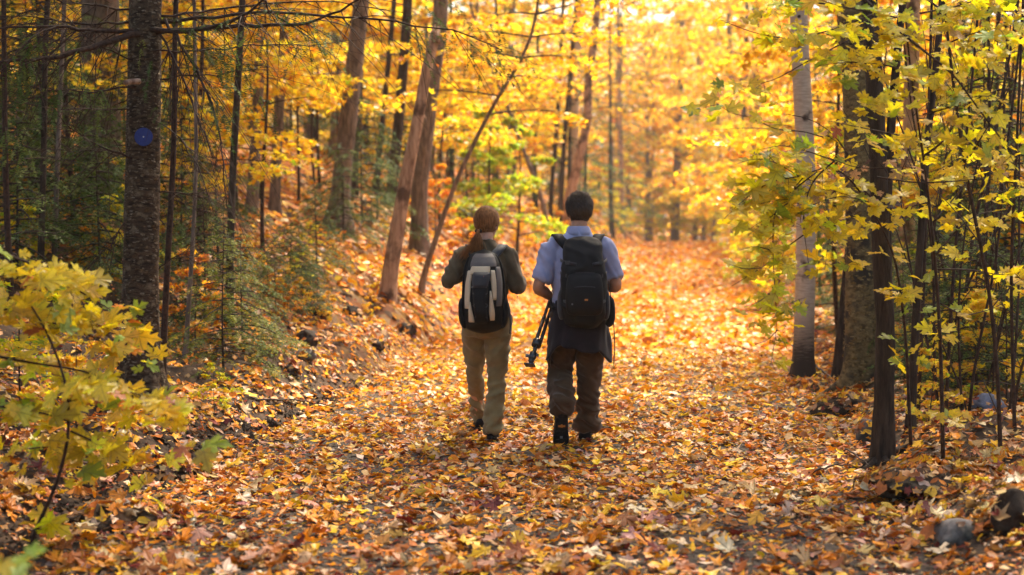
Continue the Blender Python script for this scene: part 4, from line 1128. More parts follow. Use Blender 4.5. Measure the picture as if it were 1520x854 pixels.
# bright green and yellow bushes seen between the trunks
for px, Y, kind, var, s, lab in [
    (765, 38, 'green', 0, 1.3, 'bright green bush between the two leaning saplings'), (735, 36, 'green', 1, 1.3, 'pale green bush behind the two leaning saplings'),
    (985, 116, 'lime', 0, 1.3, 'yellow-green bush at the far end of the path'), (955, 115, 'lime', 1, 1.0, 'low lime bush left of the far end of the path'), (1035, 117, 'lime', 1, 1.1, 'yellow bush right of the stout far trunk'),
    (1150, 30, 'shrub', 0, 1.1, 'yellow shrub on the right path edge behind the hanging leaves'), (1136, 38, 'lime', 0, .7, 'lime bush on the right path edge behind the pale tree'), (1160, 36, 'green', 1, .8, 'green bush beside the pale tree further back'), (1120, 48, 'shrub', 3, 1.5, 'golden shrub on the right path edge halfway to its end'), (1108, 58, 'lime', 1, .9, 'lime bush on the right path edge where it starts to bend'), (1102, 72, 'shrub', 0, 1.9, 'yellow shrub low on the right edge of the far path'), (1180, 46, 'lime', 0, 1.0, 'tall lime bush behind the pale tree'),
    (1010, 115, 'lime', 1, 1.2, 'lime bush in front of the stout far trunk'), (1065, 116, 'lime', 0, 1.3, 'tall lime bush right of the path end'), (925, 98, 'lime', 1, 1.2, 'lime bush where the left bank meets the path end'), (890, 84, 'lime', 0, 1.1, 'lime bush on the bank right of the head of the man'), (1090, 92, 'lime', 1, 1.2, 'lime bush at the right side of the far path'), (970, 114, 'lime', 1, 1.6, 'broad pale lime bush closing the path'), (1045, 118, 'lime', 0, 1.7, 'broad yellow bush closing the path on the right'),
    (912, 88, 'shrub', 0, 1.6, 'yellow shrub on the bank right of the head of the man'), (872, 64, 'shrub', 3, 1.5, 'golden shrub on the bank behind the head of the man'), (926, 94, 'shrub', 2, 1.6, 'pale yellow shrub where the bank meets the far path'),
    (690, 28, 'shrub', 1, .9, 'orange shrub on the bank left of the head of the woman'), (640, 31, 'shrub', 1, 1.1, 'orange shrub high on the bank behind the broken trunk'), (780, 42, 'shrub', 3, 1.2, 'golden shrub on the orange bank between the walkers'), (820, 46, 'shrub', 1, 1.2, 'orange shrub on the bank just left of the head of the man'),
    (1376, 11.0, 'shrub', 0, .42, 'bright yellow seedling among the stems on the right'), (320, 11.6, 'shrub', 2, .3, 'low green seedling at the left edge of the path'), (420, 17.4, 'shrub', 3, .35, 'small golden seedling below the low green hemlock'), (120, 9.0, 'shrub', 3, .6, 'golden shrub on the ground behind the blurred maple'), (40, 10.5, 'shrub', 2, .8, 'lime shrub on the ground at the left edge'),
    (1450, 13, 'shrub', 2, .7, 'lime shrub low in the right thicket'), (1500, 12, 'shrub', 0, .8, 'yellow shrub at the right edge of the thicket'), (1410, 16, 'shrub', 3, .8, 'golden shrub deep in the right thicket'), (1130, 66, 'lime', 0, .9, 'yellow bush right of the far path')]:
    place(kind, var, pxx(px, Y), Y, 'yellow_bush' if kind != 'green' else 'green_bush', lab, 'bush', s=s)

# labels for young trees: between which landmarks they show, and how deep
MARKS = [(-400, 'at the left edge'), (45, 'behind the close pair of slim trunks'), (115, 'behind the broad grey trunk'), (185, 'behind the conifer with the blue disc'), (270, 'behind the thin grey stem'), (325, 'behind the dark slim trunk'), (368, 'behind the two blurred grey trunks'), (450, 'left of the straight grey-brown trunk'),
         (515, 'behind the straight grey-brown trunk'), (560, 'behind the leaning broken trunk'), (640, 'right of the leaning broken trunk'), (690, 'behind the curved leaning sapling'), (750, 'behind the bright green bush'), (815, 'by the brown curving trunk'), (900, 'left of the far path'), (1080, 'right of the far path'), (1175, 'behind the pale tree'), (1235, 'behind the ochre-barked tree'), (1300, 'behind the double-stemmed maple'), (1360, 'behind the dark slim stem'), (1420, 'in the right thicket'), (1475, 'at the right edge')]
ORD = ['nearest'] + [w + ' nearest' for w in ('second', 'third', 'fourth', 'fifth', 'sixth', 'seventh', 'eighth', 'ninth', 'tenth', 'eleventh', 'twelfth')]
def mark_labels(items, what):
    """items: (px, Y); returns one label for each"""
    seg = {}
    for k, (px, Y) in enumerate(items):
        j = max(i for i, (a, _) in enumerate(MARKS) if px >= a); seg.setdefault(j, []).append((Y, k))
    out = [None] * len(items)
    for j, L in seg.items():
        L.sort()
        for n, (_, k) in enumerate(L): out[k] = f"{what} {MARKS[j][1]}" + (f", {ORD[n]}" if len(L) > 1 else '')
    return out

# understorey maples whose flat yellow sprays fill the left bank
US = [(395, 20, 0, .8), (440, 27, 1, .8), (470, 30, 2, .75), (350, 24, 3, 1.0), (300, 21, 4, .9), (500, 34, 2, .9), (600, 36, 4, .9), (650, 34, 3, 1.0), (690, 38, 0, 1.0), (540, 41, 1, 1.1), (460, 40, 2, 1.0), (250, 31, 0, .9), (180, 26, 1, .8), (100, 27, 2, .8), (20, 30, 4, 1),
      (730, 46, 2, 1.0), (770, 50, 0, 1.0), (620, 47, 1, 1.1), (340, 42, 3, 1.2), (200, 44, 0, 1.1), (60, 45, 1, 1.1), (480, 29, 1, 1.0), (385, 26, 2, .9), (660, 44, 0, 1.1), (140, 36, 3, 1.1), (-20, 24, 2, .9), (290, 38, 2, 1.1), (230, 24, 3, .7), (710, 52, 1, 1.2), (750, 58, 3, 1.3), (430, 48, 4, 1.3), (560, 52, 2, 1.3), (330, 18, 3, .62), (45, 19, 1, .7)]
for (px, Y, v, s), lb in zip(US, mark_labels([u[:2] for u in US], 'young yellow maple')):
    place('young', v, pxx(px, Y), Y, 'young_maple', lb, 'young maple', 'young yellow maples on the left bank', s=s)
UR = [(1250, 20, 'young', 2, 1.0), (1310, 24, 'young', 0, 1.1), (1400, 19, 'lime', 0, 1.2), (1480, 18, 'lime', 1, 1.1), (1440, 26, 'young', 1, 1.1), (1220, 32, 'young', 4, 1.1), (1190, 42, 'young', 3, 1.2), (1500, 30, 'young', 2, 1.2), (1160, 60, 'young', 2, 1.2), (1130, 75, 'young', 0, 1.3), (1290, 36, 'young', 1, 1.2)]
for (px, Y, k, v, s), lb in zip(UR, mark_labels([u[:2] for u in UR], 'young yellow maple')):
    place(k, v, pxx(px, Y), Y, 'young_maple', lb, 'young maple', 'young yellow maples right of the path', s=s)

# dead slim conifers with fine bare twigs on the left
DS = [(20, 14, 0), (110, 18, 1), (300, 19, 0), (275, 25, 2), (30, 24, 1), (1430, 20, 0), (1500, 22, 2)]
for (px, Y, v), lb in zip(DS, mark_labels([u[:2] for u in DS], 'slim dead sapling with fine twigs')):
    place('dead', v, pxx(px, Y), Y, 'dead_sapling', lb, 'dead sapling', 'slim dead saplings', s=rW.uniform(.85, 1.1))

# low shrubs and fallen-leaf-coloured seedlings on the bank and in the thicket
LS = [(rW.uniform(-40, 330), rW.uniform(14, 30), int(rW.integers(0, 4)), rW.uniform(.35, .8)) for _ in range(18)] + [(rW.uniform(1380, 1560), rW.uniform(13, 24), int(rW.integers(0, 4)), rW.uniform(.4, .9)) for _ in range(8)] + [(rW.uniform(700, 920), rW.uniform(48, 80), int(rW.integers(0, 4)), rW.uniform(.6, 1.2)) for _ in range(12)]
LS += [(rW.uniform(370, 600), rW.uniform(16.5, 24), int(rW.integers(0, 4)), rW.uniform(.16, .34)) for _ in range(26)]
LS = [u for u in LS if off_path(pxx(u[0], u[1]), u[1], .7)]
LK = ['yellow', 'orange', 'lime green', 'golden']
LB = {}
for v in range(4):
    it = [u for u in LS if u[2] == v]
    for u, lb in zip(it, mark_labels([q[:2] for q in it], f'low {LK[v]} shrub on the ground')): LB[u] = lb
for u in LS:
    px, Y, v, s = u
    kind = LK[v]
    place('shrub', v, pxx(px, Y), Y, 'low_shrub', LB[u], 'shrub', f'low {kind} shrubs', s=s)
for k, (px, Y, kind, v, s) in enumerate(LH := [(300, 15.2, 'sapling', 0, .8), (215, 17, 'sapling', 1, 1.1), (60, 16.5, 'sapling', 1, 1.2), (410, 16.5, 'sapling', 1, .36), (450, 17.2, 'sapling', 0, .4), (120, 21, 'sapling', 1, 1.4), (10, 20, 'sapling', 0, 1.6), (260, 21, 'sapling', 1, 1.3), (510, 25, 'sapling', 0, .9), (560, 29, 'sapling', 1, .9),
                                     (1420, 14.5, 'sapling', 0, .9), (395, 17.4, 'sapling', 1, .3), (470, 19, 'sapling', 0, .34), (500, 21.5, 'sapling', 1, .3), (445, 20, 'sapling', 1, .36), (1455, 12.6, 'sapling', 0, .75), (1400, 13, 'sapling', 1, .6), (1500, 13.6, 'sapling', 0, .8), (1370, 16, 'sapling', 0, .9), (1345, 14.2, 'sapling', 1, .5), (1470, 17, 'sapling', 1, 1.3), (1530, 19, 'sapling', 0, 1.6), (1390, 23, 'sapling', 1, 1.5), (1310, 27, 'sapling', 0, 1.6), (180, 40, 'hemlock', 0, 1), (40, 34, 'hemlock', 2, 1), (290, 45, 'hemlock', 1, 1), (1350, 44, 'hemlock', 1, 1), (470, 47, 'hemlock', 0, 1.1), (545, 44, 'hemlock', 1, 1.0), (610, 50, 'hemlock', 2, 1.1), (670, 53, 'hemlock', 0, 1.1), (735, 57, 'hemlock', 1, 1.2), (795, 60, 'hemlock', 2, 1.2), (842, 58, 'hemlock', 0, 1.0), (380, 41, 'hemlock', 1, 1.0), (1285, 33, 'hemlock', 0, .9), (1460, 27, 'hemlock', 2, .9), (1330, 24, 'sapling', 0, 1.6), (1270, 22, 'sapling', 1, 1.3), (1500, 16, 'sapling', 1, 1.2), (1520, 36, 'hemlock', 0, 1), (420, 36, 'hemlock', 2, .7)]):
    lb = mark_labels([u[:2] for u in LH], 'dark evergreen')[k]
    place(kind, v, pxx(px, Y), Y, 'hemlock', lb, 'hemlock', s=s)

# woods behind
n = 0; tries = 0; spots = []
while n < 150 and tries < 6000:
    tries += 1
    Y = 34 + 108 * rW.random() ** 0.85
    x = rW.uniform(-0.40, 0.40) * Y
    if not off_path(x, Y, 2.2) and Y < 108: continue
    if x > float(path_c(Y)) and Y < 46: continue
    if 835 < 760 + x / Y * F_PX < 990 and Y < 92: continue
    if any((x - a) ** 2 + (Y - b) ** 2 < 6 for a, b in spots): continue
    spots.append((x, Y)); n += 1
    u = rW.random()
    k = 'tall' if u < .36 else 'airy' if u < .80 else 'bare' if u < .84 else 'hemlock'
    lab = {'tall': ('yellow_tree', 'tall tree with golden crown in the blurred woods behind', 'tree', 'golden trees in the woods behind'), 'airy': ('yellow_tree', 'slender tree with airy yellow sprays in the blurred woods behind', 'tree', 'slender yellow trees in the woods behind'),
           'bare': ('bare_tree', 'bare trunk in the blurred woods behind', 'tree', 'bare trunks in the woods behind'), 'hemlock': ('hemlock', 'dark evergreen deep in the blurred woods behind', 'hemlock', 'evergreens in the woods behind')}[k]
    place(k, rW.integers(0, 5), x, Y, *lab, s=rW.uniform(.8, 1.2), tint=tuple(rW.uniform(.88, 1.08, 3)), lean=(rW.normal(0, .03), rW.normal(0, .03)))
GT = [(700, 52, 0, 1.0), (760, 60, 1, 1.1), (640, 44, 1, .9), (580, 48, 3, 1.0), (1120, 70, 0, 1.0), (1150, 56, 2, 1.0), (1190, 48, 3, 1.0), (1090, 84, 1, 1.1), (1060, 100, 2, 1.6), (1000, 116, 3, 1.8), (960, 120, 1, 1.8), (1040, 126, 0, 1.9), (920, 118, 2, 1.8), (1085, 112, 3, 1.7), (460, 44, 2, 1), (350, 40, 0, 1), (250, 36, 1, .9), (90, 40, 2, 1)]
for (px, Y, v, s), lb in zip(GT, mark_labels([u[:2] for u in GT], 'yellow-leaved tree with low branches')):
    place('airy', v, pxx(px, Y), Y, 'yellow_tree', lb, 'tree', 'slender yellow trees along the path', s=s)
# unseen trees added just outside the picture to shade its near corners
for x, Y, k, v, s in [(7.0, 17, 'airy', 0, .9), (-6.5, 12, 'tall', 2, .9), (-6.8, 18, 'tall', 3, 1), (10.5, 15, 'tall', 2, 1)]:
    place(k, v, x, Y, 'yellow_tree', 'unseen tree added beside the path to shade the near corners', 'tree', 'added shade trees outside the view', s=s)

# far woods that read as one mass
lv = Leaves()
N = 60000
X = rW.uniform(-72, 80, N); Yv = rW.uniform(146, 185, N)
top = 19 + 9 * fbm(X * .09, Yv * .05, 70)
Z = rW.random(N) ** .8 * top
keep = fbm(X * .22 + 9, Z * .3, 71) + 0.25 * rW.random(N) > .44
X, Yv, Z = X[keep], Yv[keep], Z[keep]
lv.add(np.stack([X, Yv, Z - 1], 1), np.stack([rW.normal(0, .5, len(X)), rW.normal(-.4, .5, len(X)), np.ones(len(X))], 1), rW.uniform(0, 6.28, len(X)), rW.uniform(.5, 1.1, len(X)), palette(rW, len(X), dict(gold=.4, yellow=.35, orange=.12, green=.13)))
mb = MB(); leaf_cloud(mb, *lv.cat(), LV_LOW, rW)
o = mb.build('distant_woods', M['leaf']); tag(o, 'hazy mass of yellow foliage closing the far end of the woods', 'woods', kind='stuff')

# ------------------------------------------------------------------ rocks, mounds, sticks
def rock(name, px, py, wpx, hpx, mat, lab, cat, seed, amp=.34, sink=.5, deep=1.0, flatk=1.0, sub=4):
    g = ground_px(px, py + hpx * .35)
    sc_ = F_PX / g[1]
    bm = bmesh.new(); bmesh.ops.create_icosphere(bm, subdivisions=sub, radius=1)
    w_, h_ = wpx / 2 / sc_, hpx / 2 / sc_ / (1 - sink * .5)
    for v in bm.verts:
        p = v.co.copy()
        k = 1 + amp * mnoise.noise(p * 1.3 + Vector((seed, 0, 0))) + amp * .5 * mnoise.noise(p * 3 + Vector((0, seed, 0))) + amp * .2 * mnoise.noise(p * 8)
        p = p * k
        for dv in (Vector((.5, -.6, .6)), Vector((-.7, -.3, .5)), Vector((.1, .2, 1))):
            dv = dv.normalized(); t = p.dot(dv)
            if t > .78: p -= dv * (t - .78) * .75
        v.co = Vector((p.x * w_, p.y * w_ * deep, p.z * h_))
    me = bpy.data.meshes.new(name); bm.to_mesh(me); bm.free()
    for p in me.polygons: p.use_smooth = True
    me.materials.append(M[mat])
    o = link(name, me, None, (g[0], g[1] + w_ * deep * .5, g[2] + h_ * (1 - sink) * .75))
    o.rotation_euler = (0, rng.uniform(-.15, .15), rng.uniform(-.3, .3))
    tag(o, lab, cat)
    if True: heap(o.location, w_, w_ * deep, h_, 260 if name == 'soil_mound' else 26)
    return o
HEAP = Leaves()
def heap(c, a, b, h, n):
    """fallen leaves lying on and against a rock or mound"""
    n = int(n * max(1, a * b * 14))
    u = rW.uniform(0, 6.28, n); q = np.sqrt(rW.uniform(.0, 1.6, n))
    x = c[0] + a * q * np.cos(u); y = c[1] + b * q * np.sin(u)
    top = c[2] + h * 1.02 * np.sqrt(np.clip(1 - (q * .98) ** 2, 0, 1))
    z = np.maximum(top, height(x, y)) + .014
    keep = (q > .8) | (rW.random(n) < (.62 if n > 30 else .22))
    nr = np.stack([np.cos(u) * q * .8, np.sin(u) * q * .8, np.ones(n)], 1) + rW.normal(0, .25, (n, 3))
    HEAP.add(np.stack([x, y, z], 1)[keep], nr[keep], rW.uniform(0, 6.28, int(keep.sum())), .062 * rW.lognormal(0, .3, int(keep.sum())).clip(.5, 1.6), palette(rW, int(keep.sum()), P_BROWN))
rock('rock', 1424, 795, 70, 40, 'rock', 'grey-brown flat-topped rock in the lower right corner', 'rock', 3, .28, .45)
rock('rock', 1470, 601, 46, 26, 'rock_blue', 'blue-grey rock lying among the stems on the right', 'rock', 8)
rock('rock', 1288, 642, 30, 36, 'rock', 'mossy grey rock at the left foot of the double-stemmed maple', 'rock', 5)
rock('rock', 451, 528, 34, 18, 'rock', 'small grey rock at the foot of the left bank', 'rock', 9)
rock('rock', 602, 491, 30, 20, 'rock_dark', 'dark rock on the bank edge left of the woman', 'rock', 12)
rock('rock', 455, 503, 34, 26, 'rock_dark', 'dark earthy rock above the small grey one on the bank', 'rock', 14)
rock('rock', 520, 465, 26, 22, 'rock_dark', 'dark rock on the bank above and right of the earthy one', 'rock', 15)
rock('rock', 470, 460, 46, 18, 'rock_dark', 'long dark rock under the low hemlock on the bank', 'rock', 17)
rock('rock', 685, 317, 40, 18, 'rock_dark', 'dark rock up on the orange bank left of the head of the woman', 'rock', 18)
rock('rock', 700, 350, 22, 14, 'rock_dark', 'small dark rock by the left shoulder of the woman', 'rock', 19)
for _k, (_x, _y, _w, _l) in enumerate([(558, 512, 26, 'dark stone on the lower bank between the walker in olive and the grey stone'), (430, 552, 24, 'low dark stone at the bank foot left of the small grey rock')]):
    rock('rock', _x, _y, _w, _w * .62, 'rock_dark', _l, 'rock', 50 + _k * 3)
rock('rock', 1415, 684, 24, 12, 'rock_dark', 'dark rock half buried behind the soil mound', 'rock', 22)
rock('soil_mound', 1385, 722, 180, 34, 'soil', 'dark soil mound at the foot of the double-stemmed maple', 'mound', 30, .45, .7, .8)
rock('soil_mound', 1262, 604, 110, 26, 'soil', 'dark root-filled mound in front of the ochre-barked tree', 'mound', 33, .45, .7, .8)
rock('soil_mound', 1215, 575, 80, 16, 'soil', 'low dark soil hump beside the foot of the pale tree', 'mound', 34, .45, .7, .8)
rock('soil_mound', 175, 775, 150, 36, 'soil', 'dark crumbling soil lump on the left edge of the path', 'mound', 36, .45, .7, .6)
rock('soil_mound', 245, 705, 110, 26, 'soil', 'smaller dark soil lump further along the left edge of the path', 'mound', 38, .45, .7, .6)
rock('rotten_stump', 1512, 765, 66, 80, 'soil', 'dark rotten stump at the right edge', 'stump', 41, .45, .2, .9)
HEAP.build('leaf_heap', LV_LITTER, ground, rW, M['dryleaf'])
# twigs and torn scraps lying among the leaves
mb = MB()
for k in range(1500):
    Y = 6.3 + 13 * rW.random() ** 1.6; x = rW.uniform(-.34, .34) * Y; l = rW.uniform(.03, .16); a = rW.uniform(0, 6.28)
    t = np.linspace(-.5, .5, 4)[:, None]; d = np.array((math.cos(a), math.sin(a), rW.normal(0, .12)))
    mb.tube(np.array((x, Y, hz(x, Y) + .024)) + t * d * l + rW.normal(0, l * .04, (4, 3)), rW.uniform(.0008, .0028), 3)
o = mb.build('twig_litter', M['twig'], ground); o['kind'] = 'stuff'
sx = Leaves(); n_ = 26000
Ys = 6.2 + 12 * rW.random(n_) ** 1.3; Xs = rW.uniform(-.34, .34, n_) * Ys
sx.add(np.stack([Xs, Ys, height(Xs, Ys) + .008 + .012 * rW.random(n_)], 1), np.array((0, 0, 1.)) + rW.normal(0, .22, (n_, 3)), rW.uniform(0, 6.28, n_), .022 * rW.lognormal(0, .4, n_), palette(rW, n_, dict(rust=.3, brown=.25, tan=.2, orange=.12, maroon=.13)))
sx.build('leaf_scraps', LV_QUAD, ground, rW, M['dryleaf'])
# crumbled dirt along the left verge
mb = MB()
for k in range(2600):
    Y = 6.4 + 9.5 * rW.random() ** 1.2; x = float(path_c(Y) - path_w(Y)) - .12 + rW.normal(0, .13); z = rW.lognormal(-4.6, .55)
    z = min(z, .045)
    v = np.array([(1, 0, 0), (-1, 0, 0), (0, 1, 0), (0, -1, 0), (0, 0, 1), (0, 0, -.6)]) * z * rW.uniform(.6, 1.3, (6, 1)) + rW.normal(0, z * .2, (6, 3))
    mb.add(v + (x, Y, hz(x, Y) + z * .3), [(0, 2, 4), (2, 1, 4), (1, 3, 4), (3, 0, 4), (2, 0, 5), (1, 2, 5), (3, 1, 5), (0, 3, 5)])
o = mb.build('dirt_crumbs', M['soil'], ground, False); o['kind'] = 'stuff'
# sticks lying on the ground
for lab, pts, wpx in [('dark fallen stick at the left side of the path below the bank', [(380, 607), (430, 602), (470, 606), (495, 614)], 4), ('forked dead stick leaning at the foot of the pale tree', [(1178, 520), (1210, 548), (1240, 572)], 5), ('thin bare twig standing by the lower right of the path', [(1312, 800), (1322, 835), (1340, 850)], 3),
                      ('stick lying on the leaves before the double-stemmed maple', [(1200, 713), (1240, 704), (1262, 702)], 4), ('stick slanting over the leaves right of the path', [(1255, 680), (1285, 700), (1300, 712)], 3), ('thin stick lying in the left foreground leaves', [(150, 690), (190, 712), (240, 716)], 3)]:
    P = []
    for x, y in pts:
        g = ground_px(x, y); P.append(g + (0, 0, .03 + rng.uniform(0, .03)))
    P = np.array(P); b = P[0].copy()
    mb = MB(); t = np.linspace(0, len(P) - 1, 14)
    Q = np.stack([np.interp(t, range(len(P)), P[:, k]) for k in range(3)], 1) - b + rng.normal(0, .004, (14, 3))
    R = wpx / 2 / F_PX * b[1] * (1 - .6 * np.linspace(0, 1, 14))
    mb.tube(Q, R, 6); dead_twigs(mb, Q, R, rng, 3, .18, 0)
    o = mb.build('fallen_stick', M['twig']); o.location = tuple(b); tag(o, lab, 'stick')

# ------------------------------------------------------------------ people: modelling kit
def cat_rom(P, n):
    P = np.asarray(P, float); m = len(P)
    Q = np.concatenate([[2 * P[0] - P[1]], P, [2 * P[-1] - P[-2]]])
    out = []
    for u in np.linspace(0, m - 1, n):
        i = min(int(u), m - 2); f = u - i
        a, b, c, d = Q[i], Q[i + 1], Q[i + 2], Q[i + 3]
        out.append(0.5 * (2 * b + (c - a) * f + (2 * a - 5 * b + 4 * c - d) * f * f + (3 * b - a - 3 * c + d) * f ** 3))
    return np.array(out)

def loft(mb, secs, n=24, sides=28, ref=(1, 0, 0), p=2.0, cap=True):
    """secs: (x, y, z, r_side, r_depth); closed tube with elliptic (or boxy, p > 2) sections"""
    D = cat_rom(secs, n)
    C = D[:, :3]; rx = np.maximum(D[:, 3], .002); ry = np.maximum(D[:, 4], .002)
    t = np.gradient(C, axis=0); t /= np.linalg.norm(t, axis=1, keepdims=True) + 1e-9
    ref = np.array(ref, float)
    a = ref - (t @ ref)[:, None] * t; a /= np.linalg.norm(a, axis=1, keepdims=True) + 1e-9
    b = np.cross(t, a)
    th = np.arange(sides) / sides * 2 * math.pi
    ct, st = np.cos(th), np.sin(th)
    e = 2.0 / p
    cx = np.sign(ct) * np.abs(ct) ** e; sy = np.sign(st) * np.abs(st) ** e
    ring = C[:, None] + (rx[:, None] * cx)[..., None] * a[:, None] + (ry[:, None] * sy)[..., None] * b[:, None]
    v = ring.reshape(-1, 3)
    i = np.arange(n - 1)[:, None] * sides; j = np.arange(sides)[None]; j2 = (j + 1) % sides
    q = np.stack([i + j, i + j2, i + sides + j2, i + sides + j], -1).reshape(-1, 4)
    f = np.concatenate([q[:, [0, 1, 2]], q[:, [0, 2, 3]]])
    if cap:
        k0 = len(v); v = np.concatenate([v, [C[0] - t[0] * 0.3 * min(rx[0], ry[0])], [C[-1] + t[-1] * .3 * min(rx[-1], ry[-1])]])
        o = (n - 1) * sides
        f = np.concatenate([f, [[k0, (k + 1) % sides, k] for k in range(sides)], [[k0 + 1, o + k, o + (k + 1) % sides] for k in range(sides)]])
    mb.add(v, f)

def ellipsoid(mb, c, r, n=16, sides=24):
    th = np.linspace(-math.pi / 2, math.pi / 2, n)
    secs = [(c[0], c[1], c[2] + r[2] * math.sin(a), max(.001, r[0] * math.cos(a)), max(.001, r[1] * math.cos(a))) for a in th]
    loft(mb, secs, n * 2, sides)

def fuse(name, mb, voxel, smooth, mat, parent=None, fold=None, loc=None):
    """join overlapping shapes into one continuous skin"""
    me = mb.mesh(name, mat)
    o = link(name, me)
    md = o.modifiers.new('r', 'REMESH'); md.mode = 'VOXEL'; md.voxel_size = voxel; md.use_smooth_shade = True
    if smooth:
        sm = o.modifiers.new('s', 'SMOOTH'); sm.factor = .5; sm.iterations = smooth
    dg = bpy.context.evaluated_depsgraph_get()
    m2 = bpy.data.meshes.new_from_object(o.evaluated_get(dg))
    bpy.data.objects.remove(o); bpy.data.meshes.remove(me)
    m2.name = name
    if fold is not None:
        co = np.empty(len(m2.vertices) * 3, np.float32); m2.vertices.foreach_get('co', co)
        no = np.empty(len(m2.vertices) * 3, np.float32); m2.vertices.foreach_get('normal', no)
        co = co.reshape(-1, 3).astype(float); no = no.reshape(-1, 3)
        d = np.array([fold(c) for c in co])
        m2.vertices.foreach_set('co', (co + no * d[:, None]).astype(np.float32).ravel())
    m2.materials.clear(); m2.materials.append(mat)
    m2.polygons.foreach_set('use_smooth', np.ones(len(m2.polygons), bool))
    m2.update()
    return link(name, m2, parent, loc)

def folds(scale, amp, tilt=0.0, seed=0.0, zs=1.0):
    def f(c):
        q = Vector((c[0] * scale * .8 + seed, c[1] * scale * .8, (c[2] * zs + tilt * c[0]) * scale))
        a = mnoise.noise(q)
        return amp * (1 - 2.2 * abs(a)) + amp * .5 * mnoise.noise(q * 2.3) 
    return f

def cloth(name, c, var=.25, rough=.9, s=900, spec=.15):
    m, n, out = new_mat(name)
    N, L = n.nodes.new, n.links.new
    tc = N('ShaderNodeTexCoord')
    nz = N('ShaderNodeTexNoise'); nz.inputs['Scale'].default_value = 14; nz.inputs['Detail'].default_value = 6
    L(tc.outputs['Object'], nz.inputs['Vector'])
    fine = N('ShaderNodeTexNoise'); fine.inputs['Scale'].default_value = s / 3; fine.inputs['Detail'].default_value = 2
    L(tc.outputs['Object'], fine.inputs['Vector'])
    cr = N('ShaderNodeValToRGB'); cr.color_ramp.elements[0].position = .3; cr.color_ramp.elements[1].position = .7
    cr.color_ramp.elements[0].color = (*[x * (1 - var) for x in c], 1); cr.color_ramp.elements[1].color = (*[min(.9, x * (1 + var)) for x in c], 1)
    L(nz.outputs['Fac'], cr.inputs[0])
    p = N('ShaderNodeBsdfPrincipled'); p.inputs['Roughness'].default_value = rough; p.inputs['Specular IOR Level'].default_value = spec
    p.inputs['Sheen Weight'].default_value = .15 if c[0] > .015 else 0
    L(cr.outputs[0], p.inputs['Base Color'])
    b = N('ShaderNodeBump'); b.inputs['Strength'].default_value = .35; b.inputs['Distance'].default_value = .002
    L(fine.outputs['Fac'], b.inputs['Height']); L(b.outputs[0], p.inputs['Normal'])
    L(p.outputs[0], out.inputs[0])
    return m

K = dict(
    skin_m=noise_mat('skin_tanned', (0.36, 0.17, 0.095), (0.46, 0.23, 0.135), (20, 20, 20), 4, .55, .05, .002, spec=.35),
    skin_w=noise_mat('skin_fair', (0.46, 0.24, 0.15), (0.56, 0.31, 0.21), (20, 20, 20), 4, .55, .05, .002, spec=.35),
    hair_m=noise_mat('dark_brown_hair', (0.018, 0.010, 0.006), (0.10, 0.056, 0.03), (110, 110, 40), 4, .4, .2, .003, spec=.5),
    hair_w=noise_mat('light_brown_hair', (0.15, 0.054, 0.016), (0.38, 0.165, 0.052), (90, 90, 14), 4, .6, .2, .003, spec=.2),
    shirt=cloth('blue_polo_cotton', (0.29, 0.30, 0.43), .14), sweater=cloth('olive_knit', (0.095, 0.068, 0.036), .25),
    khaki=cloth('khaki_cotton', (0.20, 0.145, 0.062), .2), brown=cloth('dark_brown_cotton', (0.062, 0.034, 0.016), .3), jacket=cloth('dark_plum_fleece', (0.017, 0.012, 0.014), .3),
    black=cloth('black_nylon', (0.0075, 0.0065, 0.006), .35, .7, 1500, .25), charcoal=cloth('charcoal_webbing', (0.028, 0.027, 0.030), .2, .7, 1500, .3), greyp=cloth('warm_grey_nylon', (0.11, 0.092, 0.080), .15, .65, 1500, .3), cream=cloth('cream_nylon', (0.54, 0.42, 0.27), .10, .65, 1500, .3),
    rubber=noise_mat('black_rubber', (0.008, 0.007, 0.007), (0.02, 0.018, 0.016), (40, 40, 40), 4, .7, .2, .003), metal=noise_mat('black_metal', (0.012, 0.012, 0.013), (0.03, 0.03, 0.032), (40, 40, 40), 3, .35, .05, .001, spec=.6),
    grey=noise_mat('grey_plastic', (0.12, 0.12, 0.12), (0.17, 0.17, 0.17), (40, 40, 40), 3, .4, .05, .001), accent=noise_mat('orange_brand_patch', (0.5, 0.16, 0.03), (0.6, 0.22, 0.05), (60, 60, 60), 3, .6, 0),
    redmark=noise_mat('rust_red_emblem', (0.40, 0.12, 0.07), (0.5, 0.17, 0.1), (60, 60, 60), 3, .6, 0), white=noise_mat('white_eye', (0.75, 0.72, 0.68), (0.8, 0.78, 0.74), (60, 60, 60), 2, .3, 0), iris=noise_mat('dark_iris', (0.02, 0.012, 0.008), (0.04, 0.025, 0.015), (60, 60, 60), 2, .2, 0))

def rotz(v, a, c=(0, 0)):
    v = np.asarray(v, float); s, k = math.sin(a), math.cos(a)
    x, y = v[..., 0] - c[0], v[..., 1] - c[1]
    o = v.copy(); o[..., 0] = c[0] + k * x - s * y; o[..., 1] = c[1] + s * x + k * y
    return o

